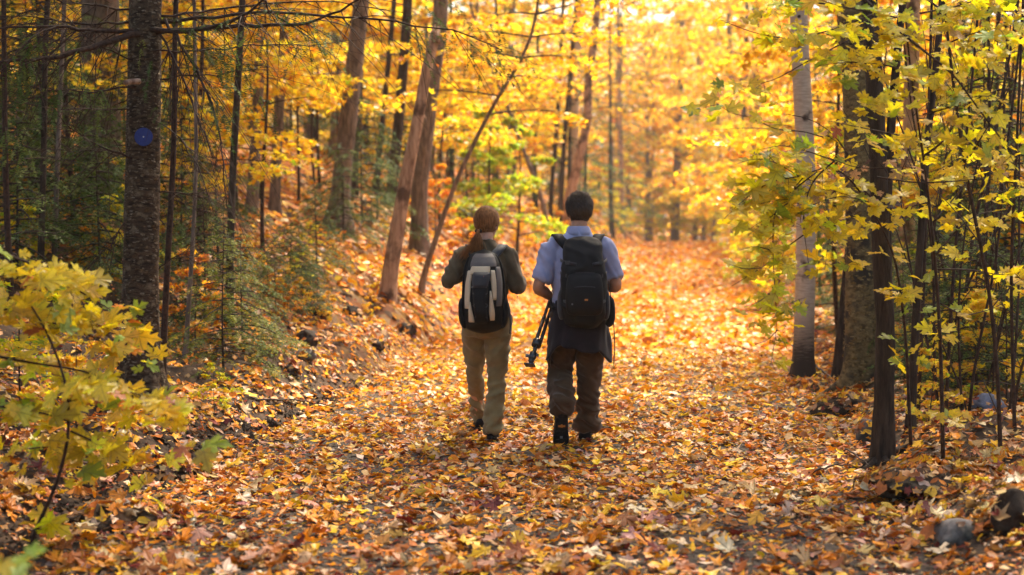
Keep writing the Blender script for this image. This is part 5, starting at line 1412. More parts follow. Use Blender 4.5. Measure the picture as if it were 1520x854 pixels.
def hand(mb, wrist, d, palm_n, side, L=0.18, curl=0.5):
    """palm and five bent fingers; d points along the hand, palm_n out of the palm, side toward the thumb"""
    d = np.array(d, float); d /= np.linalg.norm(d)
    pn = np.array(palm_n, float); pn -= (pn @ d) * d; pn /= np.linalg.norm(pn)
    sv = np.cross(d, pn); sv *= np.sign(sv @ np.array(side)) or 1
    w = np.array(wrist, float)
    pl = L * .5
    secs = []
    for u, rx, ry in ((-.15, .024, .018), (.25, .032, .017), (.7, .041, .015), (1.0, .040, .012)):
        secs.append((*(w + d * pl * u), rx, ry))
    loft(mb, secs, 10, 16, ref=sv)
    lens = (.40, .45, .42, .33)
    for k in range(4):
        o = w + d * pl * .97 + sv * (0.030 - 0.0205 * k)
        l = L * lens[k] * 1.05
        pts = [o - d * .012]; dd = d.copy(); p = o.copy()
        for j, f in enumerate((.45, .32, .25)):
            a = curl * (.55 + .5 * j) * (1 + .12 * k)
            dd2 = dd * math.cos(a) + pn * math.sin(a); dd2 /= np.linalg.norm(dd2)
            p = p + dd2 * l * f; pts.append(p.copy()); 
            pnn = pn * math.cos(a) - dd * math.sin(a); dd, pn_ = dd2, pnn
        mb.tube(cat_rom(np.array(pts), 10), np.linspace(.0088, .0066, 10), 8)
    o = w + d * pl * .28 + sv * .028
    td = d * .62 + sv * .62 + pn * .45; td /= np.linalg.norm(td)
    td2 = d * .85 + sv * .1 + pn * .55; td2 /= np.linalg.norm(td2)
    pts = np.array([o - td * .015, o + td * .03, o + td * .03 + td2 * .028, o + td * .03 + td2 * .052])
    mb.tube(cat_rom(pts, 9), np.linspace(.0125, .0082, 9), 8)

def head(mb, c, yaw, s=1.0, ear=1.0):
    """skull, jaw, nose, lips, ears; face toward +y before turning by yaw"""
    t = MB()
    ellipsoid(t, (0, -.005, .035), (.074 * s, .096 * s, .086 * s))
    loft(t, [(0, .03, -.095, .026, .024), (0, .028, -.075, .046, .042), (0, .022, -.03, .060, .062), (0, .015, .02, .068, .075)], 12, 20)
    t.tube(np.array([(0, .088, .028), (0, .104, .0), (0, .112, -.018), (0, .092, -.026)]), [.008, .010, .013, .010], 8)
    ellipsoid(t, (0, .088, -.05), (.024, .010, .009), 8, 12)
    for sg in (-1, 1):
        loft(t, [(sg * .072, -.002, -.030, .006, .010), (sg * .079 * ear, -.008, .0, .008, .018), (sg * .082 * ear, -.012, .026, .007, .018), (sg * .078 * ear, -.008, .036, .004, .008)], 10, 10)
        ellipsoid(t, (sg * .032, .078, .012), (.017, .010, .008), 8, 10)
        ellipsoid(t, (sg * .040, .060, -.02), (.024, .024, .02), 8, 10)
    v = np.concatenate(t.v); f = np.concatenate(t.f)
    mb.add(rotz(v, yaw) + np.array(c), f)

def eyes(parent, c, yaw):
    for sg in (-1, 1):
        p = rotz(np.array((sg * .032, .083, .014)), yaw) + np.array(c)
        mb = MB(); ellipsoid(mb, (0, 0, 0), (.011, .011, .0085), 8, 12); e = mb.build('eye', K['white'], parent); e.location = tuple(p)
        mb = MB(); q = rotz(np.array((0, .0085, 0)), yaw); ellipsoid(mb, q, (.005, .005, .005), 6, 10); mb.build('iris', K['iris'], e)

def shoe(parent, name, heel, yaw, pitch, L, wd, ht, mat, lab=None, tread=False):
    """boot built heel-to-toe along +y, then pitched about the toe; the sole is a part of its own"""
    mb = MB()
    h = ht
    secs = [(0, .0, .045, wd * .30, .042), (0, .02, .05, wd * .42, .048), (0, L * .3, .05, wd * .42, .046), (0, L * .55, .042, wd * .47, .036), (0, L * .78, .034, wd * .50, .028), (0, L * .95, .026, wd * .38, .02), (0, L, .024, wd * .2, .012)]
    loft(mb, secs, 22, 20)
    loft(mb, [(0, .065, .05, wd * .40, .062), (0, .062, .09, wd * .40, .06), (0, .06, h, wd * .42, .058)], 8, 20)
    R = Matrix.Rotation(yaw, 3, 'Z') @ Matrix.Rotation(-pitch, 3, 'X')
    toe = np.array((0, L * .86, 0.0))
    def tf(v):
        v = (np.asarray(v) - toe) @ np.array(R).T + toe
        return v + np.array(heel)
    mb.v = [tf(v) for v in mb.v]
    o = fuse(name, mb, .007, 4, mat, parent)
    sb = MB()
    ol = []
    for k in range(36):
        a = k / 36 * 2 * math.pi
        yy = L * .5 - math.cos(a) * L * .53
        u = min(1, max(0, yy / L))
        ww = wd * (.44 - .07 * math.exp(-((u - .42) / .16) ** 2) + .07 * math.exp(-((u - .72) / .2) ** 2))
        ol.append((math.sin(a) ** 1 * ww * (1 if abs(math.sin(a)) > .5 else .95), yy))
    n = len(ol)
    for zz in (0, .018): pass
    v = np.array([(x, y, 0.0) for x, y in ol] + [(x * 1.03, y, .02) for x, y in ol] + [(0, L * .5, 0.0), (0, L * .5, .02)])
    f = []
    for k in range(n):
        j = (k + 1) % n
        f += [(k, j, n + j), (k, n + j, n + k), (2 * n, j, k), (2 * n + 1, n + k, n + j)]
    sb.add(v, f)
    if tread:
        for yy in np.linspace(.02, L - .03, 9):
            for xx in (-.022, .022):
                sb.box((xx * (1.15 if yy > L * .5 else 1), yy, -.004), (.03, .016, .009))
    sb.v = [tf(v) for v in sb.v]
    s = sb.build('sole', K['rubber'], o, False)
    if tread:
        for yy, hh, ww, mt in ((.10, .022, .05, 'accent'), (L * .62, .016, .018, 'grey')):
            pb = MB(); pb.box((0, yy, -.0045), (ww, hh, .006)); pb.v = [tf(v) for v in pb.v]; pb.build('sole_patch', K[mt], o, False)
    return o

def strands(mb, curves, r0, sides=3):
    for c in curves: mb.tube(c, r0 * np.linspace(1, .35, len(c)), sides, cap=False)

def band(mb, C, wvec, w, th):
    """flat webbing strap along a curve; wvec gives the direction of its width"""
    C = np.asarray(C, float); n = len(C)
    t = np.gradient(C, axis=0); t /= np.linalg.norm(t, axis=1, keepdims=True) + 1e-9
    wv = np.broadcast_to(np.asarray(wvec, float), C.shape); wv = wv - (wv * t).sum(1, keepdims=True) * t; wv /= np.linalg.norm(wv, axis=1, keepdims=True) + 1e-9
    nn = np.cross(t, wv)
    w = np.broadcast_to(np.asarray(w, float), (n,))[:, None]
    v = np.stack([C + wv * w / 2 + nn * th / 2, C - wv * w / 2 + nn * th / 2, C - wv * w / 2 - nn * th / 2, C + wv * w / 2 - nn * th / 2], 1).reshape(-1, 3)
    f = []
    for i in range(n - 1):
        for j in range(4):
            a, b = i * 4 + j, i * 4 + (j + 1) % 4
            f += [(a, b, b + 4), (a, b + 4, a + 4)]
    f += [(0, 2, 1), (0, 3, 2), ((n - 1) * 4, (n - 1) * 4 + 1, (n - 1) * 4 + 2), ((n - 1) * 4, (n - 1) * 4 + 2, (n - 1) * 4 + 3)]
    mb.add(v, f)

# ------------------------------------------------------------------ the man
rP = np.random.default_rng(8)
MY = 11.0
mo = np.array((pxx(858, MY), MY, 0.0)); mo[2] = hz(mo[0], mo[1] + .15) + .006
HC = (0.010, 0.035, 1.638)         # head centre
sh_l, el_l, wr_l = (-.176, -.01, 1.392), (-.280, -.05, 1.125), (-.185, .13, 1.045)
sh_r, el_r, wr_r = (.178, -.01, 1.392), (.266, -.05, 1.135), (.150, .17, 1.12)
hip_l, kn_l, an_l = (-.095, .02, .88), (-.118, .17, .52), (-.118, -.09, .305)
hip_r, kn_r, an_r = (.095, .02, .88), (.088, .14, .48), (.078, .255, .10)
mb = MB()
head(mb, HC, 0.05, 1.06)
loft(mb, [(0, -.015, 1.40, .075, .065), (.004, 0, 1.49, .060, .062), (.008, .012, 1.56, .057, .062), (.01, .02, 1.62, .05, .06)], 12, 20)
loft(mb, [(0, .02, .82, .13, .10), (0, .02, .92, .15, .105), (0, .01, 1.05, .14, .095), (0, .0, 1.22, .165, .105), (0, -.01, 1.36, .18, .095), (0, -.01, 1.44, .11, .06)], 24, 24)
def limb_l(mb, a, b, c, r):
    loft(mb, [(*a, r[0], r[0]), (*((np.array(a) * .5 + np.array(b) * .5)), r[1], r[1]), (*b, r[2], r[2]), (*((np.array(b) * .6 + np.array(c) * .4)), r[3], r[3]), (*c, r[4], r[4])], 22, 16, ref=(0.2, 1, .1) if abs(a[0]) > .14 else (1, 0, 0))
limb_l(mb, sh_l, el_l, wr_l, (.052, .047, .040, .042, .028)); limb_l(mb, sh_r, el_r, wr_r, (.052, .047, .040, .042, .028))
hand(mb, wr_l, (.25, .75, -.2), (0.6, .0, -.6), (.5, .3, .8), .185, .75)
hand(mb, wr_r, (-.5, .75, .15), (-.5, -.5, -.3), (0, .2, 1), .185, .5)
limb_l(mb, hip_l, kn_l, an_l, (.085, .075, .055, .055, .036)); limb_l(mb, hip_r, kn_r, an_r, (.085, .075, .055, .055, .036))
man = fuse('person', mb, .0062, 3, K['skin_m'], None, None, tuple(mo))
tag(man, 'walker with short dark hair in a blue shirt with a black backpack seen from behind', 'person')
eyes(man, HC, .05)

# short hair: cap and strands
def hair_cap(mb, HC, yaw, r, low, front, ear=0.0):
    n, m = 26, 36
    V = []; ok = []
    for i in range(n):
        ph = math.pi / 2 - i / (n - 1) * math.pi * .86
        for j in range(m):
            th = j / m * 2 * math.pi
            V.append((r[0] * math.cos(ph) * math.cos(th), r[1] * math.cos(ph) * math.sin(th) - .006, r[2] * math.sin(ph) + .036))
    V = np.array(V)
    keep = lambda p: (p[2] > low + (front - low) * float(sstep(-.02, .075, p[1])) + ear * float(sstep(.045, .076, abs(p[0]))))
    F = []
    for i in range(n - 1):
        for j in range(m):
            a, b, c, d = i * m + j, i * m + (j + 1) % m, (i + 1) * m + (j + 1) % m, (i + 1) * m + j
            if all(keep(V[q]) for q in (a, b, c, d)): F += [(a, d, c), (a, c, b)]
    return V, np.array(F), keep
V, F, keep = hair_cap(None, HC, 0, (.092, .114, .106), -.088, .07, .075)
mb = MB(); mb.add(rotz(V, .05) + np.array(HC), F)
cur = []
while len(cur) < 2300:
    q = rnd_unit(rP, 1)[0]; p = np.array((q[0] * .092, q[1] * .114 - .006, q[2] * .106 + .036))
    if not keep(p): continue
    nn = q / np.array((.092, .114, .106)); nn /= np.linalg.norm(nn)
    fl = np.array((rP.normal(0, .5) + .25, -.1 if q[1] < 0 else .6, -1 if q[2] < .75 else -.1)) + rP.normal(0, .3, 3)
    fl -= (fl @ nn) * nn; fl /= np.linalg.norm(fl)
    l = (.011 + .017 * max(0, q[2]) ** .7) * rP.uniform(.7, 1.3)
    t = np.linspace(0, 1, 4)[:, None]
    up = .25 + .5 * max(0, q[2])
    cur.append(rotz(p + t * fl * l + nn * l * up * np.sin(t * 2.2), .05) + np.array(HC))
strands(mb, cur, .0019)
mb.build('hair', K['hair_m'], man)

# polo shirt
mb = MB()
loft(mb, [(0, .02, .90, .175, .128), (0, .012, .98, .170, .122), (0, .005, 1.10, .172, .122), (0, 0, 1.24, .188, .128), (0, -.008, 1.34, .192, .122), (0, -.012, 1.41, .166, .096), (0, -.012, 1.455, .122, .083), (.003, -.005, 1.505, .076, .073)], 34, 36)
for a, b in ((sh_l, el_l), (sh_r, el_r)):
    a, b = np.array(a), np.array(b); d = (b - a)
    loft(mb, [(*(a - d * .12 * np.array((3.0, 1, .1))), .055, .06), (*a, .076, .080), (*(a + d * .35), .070, .072), (*(a + d * .66), .064, .066), (*(a + d * .80), .066, .068), (*(a + d * .82), .064, .066)], 16, 24, ref=(.3, 1, .2))
fuse('polo_shirt', mb, .0085, 5, K['shirt'], man, folds(8, .0150, 1.6, 3.1))
mb = MB()
n, m = 7, 40
V = []
for i, (rr, zz) in enumerate([(.070, 1.512), (.068, 1.546), (.071, 1.552), (.079, 1.540), (.088, 1.516), (.096, 1.494), (.092, 1.490)]):
    for j in range(m):
        th = j / m * 2 * math.pi
        V.append((.004 + rr * math.cos(th), .002 + rr * 1.02 * math.sin(th), zz - .012 * max(0, math.sin(th))))
F = []
for i in range(n - 1):
    for j in range(m): a, b = i * m + j, i * m + (j + 1) % m; F += [(a, b, b + m), (a, b + m, a + m)]
mb.add(V, F); mb.build('collar', K['shirt'], man)

# trousers
def leg(mb, h, k, a, r, ref=(1, 0, 0), hem=.06):
    h, k, a = map(np.array, (h, k, a))
    loft(mb, [(*(h + (0, 0, .06)), r[0], r[0] * 1.08), (*h, r[0], r[0] * 1.1), (*(h * .5 + k * .5), r[1], r[1] * 1.08), (*k, r[2], r[2] * 1.08), (*(k * .5 + a * .5), r[3], r[3] * 1.12), (*(k * .15 + a * .85), r[4], r[4] * 1.1), (*(a + (a - k) * hem), r[5], r[5] * 1.15)], 32, 26, ref=ref)
mb = MB()
loft(mb, [(0, .02, 1.02, .160, .115), (0, .015, .95, .172, .125), (0, .0, .87, .180, .138), (0, .01, .80, .165, .12)], 14, 32)
leg(mb, hip_l, kn_l, an_l, (.098, .096, .080, .076, .070, .064), hem=.10); leg(mb, hip_r, kn_r, an_r, (.098, .096, .078, .072, .074, .080), hem=-.02)
def tf_man(c):
    k = 1.0 + 1.3 * float(sstep(.42, .10, c[2]) if c[0] > 0 else sstep(.55, .3, c[2]))
    return folds(9, .0145, .8, 7.7, 1.5)(c) * k
fuse('trousers', mb, .0085, 4, K['brown'], man, tf_man)
# cargo pocket flap on the left thigh
mb = MB(); loft(mb, [(-.200, .05, .56, .010, .05), (-.205, .05, .63, .014, .062), (-.200, .05, .72, .010, .055)], 10, 16, p=4); mb.build('cargo_pocket', K['brown'], man)
shoe(man, 'boot', (-.118, -.27, 0.0), .04, math.radians(70), .305, .116, .13, K['black'], tread=True)
shoe(man, 'boot', (.078, .185, 0.0), -.08, 0, .29, .108, .13, K['black'])

# fleece tied round the waist
n, m = 22, 64
V = []
for i in range(n):
    u = i / (n - 1)
    for j in range(m):
        th = j / m * 2 * math.pi
        back = max(0, -math.sin(th)); side = abs(math.cos(th))
        hem = .680 - .060 * side ** 6 * (1.5 if math.cos(th) < 0 else .7) + .03 * math.sin(th * 1.5 + 2) * (1.1 if math.cos(th) < 0 else .9) + (.20 if math.sin(th) > .25 else 0) * float(sstep(.2, .6, math.sin(th))) + .014 * math.sin(th * 5) + .016 * mnoise.noise(Vector((math.cos(th) * 3, math.sin(th) * 3, 4)))
        z = 1.03 + (hem - 1.03) * u
        rx = .188 + .036 * u ** .8; ry = .142 + .044 * u ** .8
        k = 1 + .045 * u * math.sin(th * 7 + 2.5 * u) + .030 * u * math.sin(th * 13 + 1 + 1.5 * u) + .02 * math.sin(u * 9 + th * 3) + .05 * u * mnoise.noise(Vector((math.cos(th) * 4, math.sin(th) * 4, u * 2.2)))
        V.append((rx * k * math.cos(th) + .005, .01 + ry * k * math.sin(th) - .02 * back * u, z + .006 * math.sin(th * 7)))
F = []
for i in range(n - 1):
    for j in range(m): a, b = i * m + j, i * m + (j + 1) % m; F += [(a, b + m, b), (a, a + m, b + m)]
mb = MB(); mb.add(V, F)
o = mb.build('fleece', K['jacket'], man); sm = o.modifiers.new('thick', 'SOLIDIFY'); sm.thickness = .012
mb = MB()
for sg in (-1, 1): loft(mb, [(sg * .19, .05, 1.0, .03, .03), (sg * .12, .15, .98, .032, .03), (sg * .02, .18, .96, .035, .035), (-sg * .05, .19, .86, .04, .03), (-sg * .07, .19, .70, .04, .025)], 18, 14)
mb.build('tied_sleeves', K['jacket'], o)

# his backpack
bp = empty('backpack', tuple(mo)); tag(bp, 'tall plain black backpack worn by the walker in the blue shirt', 'backpack')
BX = .030
def pack_secs(secs, y0): return [(BX + s[1], y0 - s[3] * .92, s[0], s[2], s[3]) for s in secs]
mb = MB()
loft(mb, pack_secs([(.918, 0, .09, .06), (.930, 0, .128, .095), (.975, 0, .150, .115), (1.10, 0, .154, .118), (1.24, 0, .148, .114), (1.33, -.004, .138, .104), (1.385, -.006, .130, .09), (1.415, -.006, .115, .07), (1.425, -.006, .085, .04)], -.118), 40, 40, p=3.6)
fuse('pack_body', mb, .009, 3, K['black'], bp, folds(9, .011, .4, 2.2))
mb = MB(); loft(mb, [(BX, -.300, .955, .10, .02), (BX, -.345, .985, .125, .035), (BX, -.352, 1.10, .128, .040), (BX, -.338, 1.19, .118, .035), (BX, -.30, 1.225, .10, .02)], 20, 28, p=3.5); mb.build('front_pocket', K['black'], bp)
mb = MB(); loft(mb, [(BX - .005, -.25, 1.28, .122, .055), (BX - .005, -.235, 1.325, .126, .075), (BX - .005, -.205, 1.375, .124, .082), (BX - .005, -.18, 1.415, .108, .062)], 16, 28, p=3); mb.build('lid', K['black'], bp)
for sg in (-1, 1):
    mb = MB(); loft(mb, [(BX + sg * .145, -.20, .93, .02, .05), (BX + sg * .156, -.21, .96, .024, .07), (BX + sg * .158, -.21, 1.06, .022, .07), (BX + sg * .152, -.2, 1.10, .014, .055)], 12, 20, p=3); mb.build('side_pocket', K['charcoal'], bp)
    for z in (1.02, 1.20, 1.29):
        mb = MB(); tt = np.linspace(0, 1, 9)
        C = np.stack([BX + sg * (.055 + .105 * np.sin(tt * 1.57)), -.365 + .165 * (1 - np.cos(tt * 1.57)), z + .03 * tt], 1) + np.array((0, -.008 if z < 1.2 else .018, 0))
        band(mb, C, (0, 0, 1), .02, .004); mb.build('compression_strap', K['charcoal'], bp)
        mb = MB(); mb.box(C[3] + (0, -.006, 0), (.03, .012, .026)); mb.build('buckle', K['metal'], bp, False)
mb = MB(); t = np.linspace(0, math.pi, 18); mb.tube(np.stack([BX - .01 + .060 * np.cos(t) * 1.0, -.19 - .05 * np.sin(t), 1.375 + .060 * np.sin(t) ** .8], 1), .0085, 8); mb.build('grab_handle', K['charcoal'], bp)
for sg in (-1, 1):
    C = cat_rom(np.array([(BX + sg * .10, -.135, 1.40), (sg * .125, -.105, 1.455), (sg * .150, -.02, 1.492), (sg * .155, .07, 1.455), (sg * .14, .135, 1.36), (sg * .14, .150, 1.2), (sg * .17, .10, 1.06), (sg * .19, -.02, 1.0), (sg * .17, -.14, .98)]), 34)
    mb = MB(); band(mb, C, (1, 0, 0) if True else 0, np.where(np.arange(34) < 22, .068, .024), .014); mb.build('shoulder_strap', K['black'], bp)
mb = MB(); C = cat_rom(np.array([(.205, -.16, 1.17), (.222, -.17, 1.05), (.236, -.17, .93), (.246, -.16, .80), (.25, -.15, .70), (.243, -.15, .60), (.246, -.15, .56)]), 24); band(mb, C, (.3, 1, 0), .016, .003); mb.build('hanging_strap', K['black'], bp)
mb = MB(); loft(mb, [(.20, -.12, .86, .02, .05), (.222, -.12, .90, .03, .06), (.222, -.12, 1.02, .028, .055), (.205, -.12, 1.06, .016, .04)], 12, 16, p=3); mb.build('hip_pouch', K['black'], bp)
mb = MB(); mb.box((BX + .01, -.398, 1.05), (.022, .006, .012)); mb.build('emblem', K['accent'], bp, False)
mb = MB(); mb.box((BX - .085, -.392, 1.02), (.01, .006, .01)); mb.build('zip_pull', K['grey'], bp, False)
for z, ww in ((1.14, .2), (1.235, .21)):
    mb = MB(); tt = np.linspace(-1, 1, 15); C = np.stack([BX + tt * ww / 2, (-.393 if z < 1.2 else -.345) + .03 * tt ** 4, z - .012 * tt ** 2], 1); band(mb, C, (0, 0, 1), .007, .004); mb.build('zip', K['charcoal'], bp)

# tripod carried in his left hand
tp = empty('tripod', tuple(mo)); tag(tp, 'folded black tripod carried low in the left hand of the walker in blue', 'tripod')
A = np.array((-.155, .22, 1.11)); B = np.array((-.345, -.16, .575))
ax = (B - A) / np.linalg.norm(B - A); Lt = np.linalg.norm(B - A)
s1 = np.cross(ax, (0, 0, 1.0)); s1 /= np.linalg.norm(s1); s2 = np.cross(ax, s1)
for k in range(3):
    a = k * 2.094 + .5; off = (s1 * math.cos(a) + s2 * math.sin(a))
    mb = MB()
    q0 = A - ax * .18 + off * .014; q1 = A + ax * (Lt * .70) + off * .022
    for u0, u1, rr in ((0, .36, .0085), (.36, .40, .0125), (.40, .68, .0105), (.68, .72, .0145), (.72, 1, .0125)):
        mb.tube(np.array([q0 + (q1 - q0) * u0, q0 + (q1 - q0) * (u1 + .003)]), rr, 10)
    l = mb.build('leg', K['metal'], tp)
    mb = MB(); mb.tube(np.array([q0 - ax * .03, q0 - ax * .012, q0 + ax * .01]), [.007, .0115, .0115], 10); mb.build('rubber_foot', K['rubber'], l)
mb = MB(); c = A + ax * Lt * .70; mb.tube(np.array([c - ax * .02, c - ax * .018, c + ax * .03, c + ax * .032]), [.028, .034, .034, .026], 16); mb.build('spider', K['metal'], tp)
mb = MB(); mb.tube(np.array([c + ax * .03, c + ax * .085]), .0145, 12); mb.build('centre_column', K['metal'], tp)
hb = c + ax * .085
mb = MB(); mb.tube(np.array([hb, hb + ax * .004, hb + ax * .05, hb + ax * .054]), [.018, .026, .026, .020], 16); ellipsoid(mb, hb + ax * .068, (.021, .021, .021), 8, 14); mb.tube(np.array([hb + ax * .07, hb + ax * .10]), .009, 10); h = mb.build('ball_head', K['metal'], tp)
mb = MB(); mb.tube(np.array([hb + ax * .028 + s1 * .02, hb + ax * .028 + s1 * .035, hb + ax * .028 + s1 * .052]), [.007, .013, .013], 10); mb.tube(np.array([hb + ax * .02 - s1 * .02, hb + ax * .02 - s1 * .04]), [.006, .011], 10); mb.build('locking_knob', K['grey'], h)
mb = MB(); pc = hb + ax * .104; R = np.stack([s1, s2, ax], 1); mb.box(pc, (.075, .042, .010), R); mb.build('mounting_plate', K['metal'], tp, False)

# ------------------------------------------------------------------ the woman
WY = 11.3
wo = np.array((pxx(722, WY), WY, 0.0)); wo[2] = hz(wo[0], wo[1] + .2) + .010
HW = (0.003, .03, 1.556); YW = -.42
sh_l, el_l, wr_l = (-.172, -.01, 1.335), (-.272, -.04, 1.155), (-.150, .17, 1.20)
sh_r, el_r, wr_r = (.160, -.01, 1.335), (.222, -.04, 1.110), (.245, .17, 1.15)
hip_l, kn_l, an_l = (-.088, .02, .84), (-.090, .26, .47), (-.072, .56, .12)
hip_r, kn_r, an_r = (.086, .0, .84), (.075, .05, .45), (.050, -.02, .09)
mb = MB()
head(mb, HW, YW, 1.03, .93)
loft(mb, [(0, -.01, 1.34, .065, .055), (0, 0, 1.42, .050, .052), (0, .01, 1.48, .047, .052), (0, .018, 1.54, .045, .052)], 12, 20)
loft(mb, [(0, .02, .80, .13, .10), (0, .02, .90, .145, .105), (0, .01, 1.04, .118, .085), (0, .0, 1.18, .138, .095), (0, -.01, 1.30, .155, .085), (0, -.01, 1.37, .10, .055)], 24, 24)
limb_l(mb, sh_l, el_l, wr_l, (.042, .038, .034, .034, .023)); limb_l(mb, sh_r, el_r, wr_r, (.042, .038, .034, .034, .023))
hand(mb, wr_l, (.5, .55, .3), (.4, -.6, .2), (0.2, .1, 1), .165, .7); hand(mb, wr_r, (.05, .8, .15), (-.8, 0, -.2), (0, .1, 1), .165, .6)
limb_l(mb, hip_l, kn_l, an_l, (.075, .068, .05, .05, .032)); limb_l(mb, hip_r, kn_r, an_r, (.075, .068, .05, .05, .032))
wom = fuse('person', mb, .0060, 3, K['skin_w'], None, None, tuple(wo))
tag(wom, 'walker with long ponytail in an olive top and khaki trousers seen from behind', 'person')
eyes(wom, HW, YW)
# glasses
mb = MB()
for sg in (-1, 1):
    t = np.linspace(0, 2 * math.pi, 20); mb.tube(rotz(np.stack([sg * .034 + .022 * np.cos(t), np.full(20, .106), .012 + .017 * np.sin(t)], 1), YW) + np.array(HW), .0016, 5)
    mb.tube(rotz(np.array([(sg * .056, .104, .018), (sg * .075, .08, .02), (sg * .080, .03, .019), (sg * .079, .005, .016)]), YW) + np.array(HW), .0019, 5)
mb.tube(rotz(np.array([(-.012, .107, .016), (0, .11, .019), (.012, .107, .016)]), YW) + np.array(HW), .0016, 5)
mb.build('glasses', K['metal'], wom)
# hair drawn back into a ponytail
r3 = np.array((.088, .110, .104))
V, F, keep = hair_cap(None, HW, 0, tuple(r3), -.066, .055)
mb = MB(); mb.add(rotz(V, YW) + np.array(HW), F)
tie_l = np.array((-.012, -.116, -.034))     # tie in head coordinates
tie = rotz(tie_l, YW) + np.array(HW)
cur = []
tq = (tie_l - np.array((0, -.006, .036))) / r3; tq /= np.linalg.norm(tq)
for k in range(1100):
    while True:
        q = rnd_unit(rP, 1)[0]; p = q * r3 + np.array((0, -.006, .036))
        if keep(p): break
    t = np.linspace(0, 1, 9)[:, None]
    om = math.acos(max(-1, min(1, float(q @ tq)))) + 1e-4
    s = (np.sin((1 - t) * om) * q + np.sin(t * om) * tq) / math.sin(om)
    c = s * (r3 * (1.0 + rP.uniform(.0, .035))) + np.array((0, -.006, .036))
    cur.append(rotz(c, YW) + np.array(HW))
strands(mb, cur, .0013)
for k in range(420):
    e = rnd_unit(rP, 1)[0] * .5
    fan = rP.normal(0, 1.15, 2)
    P = np.array([tie + e * .012, tie + (-.004, -.028, -.018) + e * .022, tie + (-.012 + fan[0] * .012, -.034 + fan[1] * .01, -.07) + e * .02, tie + (-.032 + fan[0] * .022, -.03 + fan[1] * .014, -.125), tie + (-.062 + fan[0] * .034, -.02 + fan[1] * .016, -.165 - rP.uniform(0, .05))])
    if k < 22: P[-1] += np.array((-.05, 0, -.02)) * rP.random()
    cur2 = cat_rom(P, 11)
    mb.tube(cur2, .0017 * np.linspace(1, .4, 11), 3, cap=False)
for k in range(60):                           # loose hairs round the crown
    q = rnd_unit(rP, 1)[0]; p = q * r3 + np.array((0, -.006, .036))
    if not keep(p): continue
    d = np.array((rP.normal(0, .5), -.6, -.3)) + q * .5; t = np.linspace(0, 1, 5)[:, None]
    mb.tube(rotz(p + t * d * .045 + q * .012 * np.sin(t * 3), YW) + np.array(HW), .0007, 3, cap=False)
hw = mb.build('hair', K['hair_w'], wom)
mb = MB(); t = np.linspace(0, 2 * math.pi, 18); mb.tube(tie + np.stack([.020 * np.cos(t), .014 * np.sin(t), .010 * np.sin(t)], 1) + np.array((-.001, -.012, -.008)), .0065, 7); mb.build('hair_tie', K['black'], hw)
# olive top
mb = MB()
loft(mb, [(0, .02, .85, .172, .128), (0, .018, .92, .168, .124), (0, .01, 1.03, .145, .108), (0, .0, 1.18, .160, .115), (0, -.008, 1.28, .172, .110), (0, -.012, 1.345, .150, .085), (0, -.012, 1.39, .090, .066), (0, -.004, 1.435, .060, .060)], 34, 34)
for a, b, c in ((sh_l, el_l, wr_l), (sh_r, el_r, wr_r)):
    a, b, c = map(np.array, (a, b, c)); d = b - a
    loft(mb, [(*(a - d * .15 * np.array((3, 1, .1))), .05, .052), (*a, .062, .066), (*(a * .5 + b * .5), .056, .058), (*(a * .12 + b * .88), .052, .053), (*b, .050, .050), (*(b * .8 + c * .2), .048, .048), (*(b * .4 + c * .6), .043, .043), (*c, .034, .034)], 26, 22, ref=(.3, 1, .2))
fuse('olive_top', mb, .0085, 5, K['sweater'], wom, folds(9, .0130, 1.6, 11.0))
mb = MB(); t = np.linspace(0, 2 * math.pi, 30); mb.tube(np.stack([.060 * np.cos(t), -.003 + .060 * np.sin(t), 1.436 - .01 * np.sin(t)], 1), .008, 8); mb.build('neckband', K['sweater'], wom)
# khaki trousers
mb = MB()
loft(mb, [(0, .02, .98, .140, .105), (0, .015, .92, .160, .118), (0, -.005, .83, .176, .138), (0, .0, .77, .160, .122)], 14, 32)
leg(mb, hip_l, kn_l, an_l, (.088, .078, .058, .051, .049, .052)); leg(mb, hip_r, kn_r, an_r, (.092, .084, .064, .057, .056, .060))
def tf_wom(c): return folds(9, .0125, -.9 if c[0] > 0 else .8, 21.0, 1.4)(c) * (1 + 1.2 * float(sstep(.35, .1, c[2])))
fuse('trousers', mb, .0085, 4, K['khaki'], wom, tf_wom)
for sg in (-1, 1):
    mb = MB(); tt = np.linspace(-1, 1, 9); C = np.stack([sg * .088 + tt * .052, -.121 + .012 * (sg * tt + .3) ** 2 - .010, .875 - .012 * (1 - tt ** 2)], 1); band(mb, C, (0, 0, 1), .012, .006); mb.build('pocket_flap', K['khaki'], wom)
shoe(wom, 'shoe', (-.072, .50, 0.0), .1, math.radians(0), .25, .092, .10, K['black'])
shoe(wom, 'shoe', (.050, -.085, 0.0), -.08, math.radians(4), .25, .092, .10, K['black'])

# her backpack: dark body with grey arch, cream panels and a black middle pocket
wp = empty('backpack', tuple(wo)); tag(wp, 'grey, cream and black backpack worn by the walker with the ponytail', 'backpack')
PX, PY = -.018, -.115
zk = np.array([.80, .815, .85, .95, 1.05, 1.15, 1.23, 1.29, 1.33, 1.36, 1.37])
wk = np.array([.085, .122, .142, .152, .154, .150, .140, .124, .103, .072, .038])
dk = np.array([.08, .13, .175, .205, .205, .190, .170, .145, .118, .08, .05])
def pw(z): return np.interp(z, zk, wk)
def pdp(z): return np.interp(z, zk, dk)
def psurf(s, z, off):
    w_, d_ = pw(z), pdp(z)
    x = PX + s * (w_ + off)
    y = PY - (d_ + off) * np.clip(1 - np.abs(s) ** 2.6, 0, 1) ** (1 / 2.6)
    return np.stack([x, y, np.broadcast_to(z, np.shape(x))], -1)
mb = MB(); zz = np.linspace(.80, 1.37, 40)
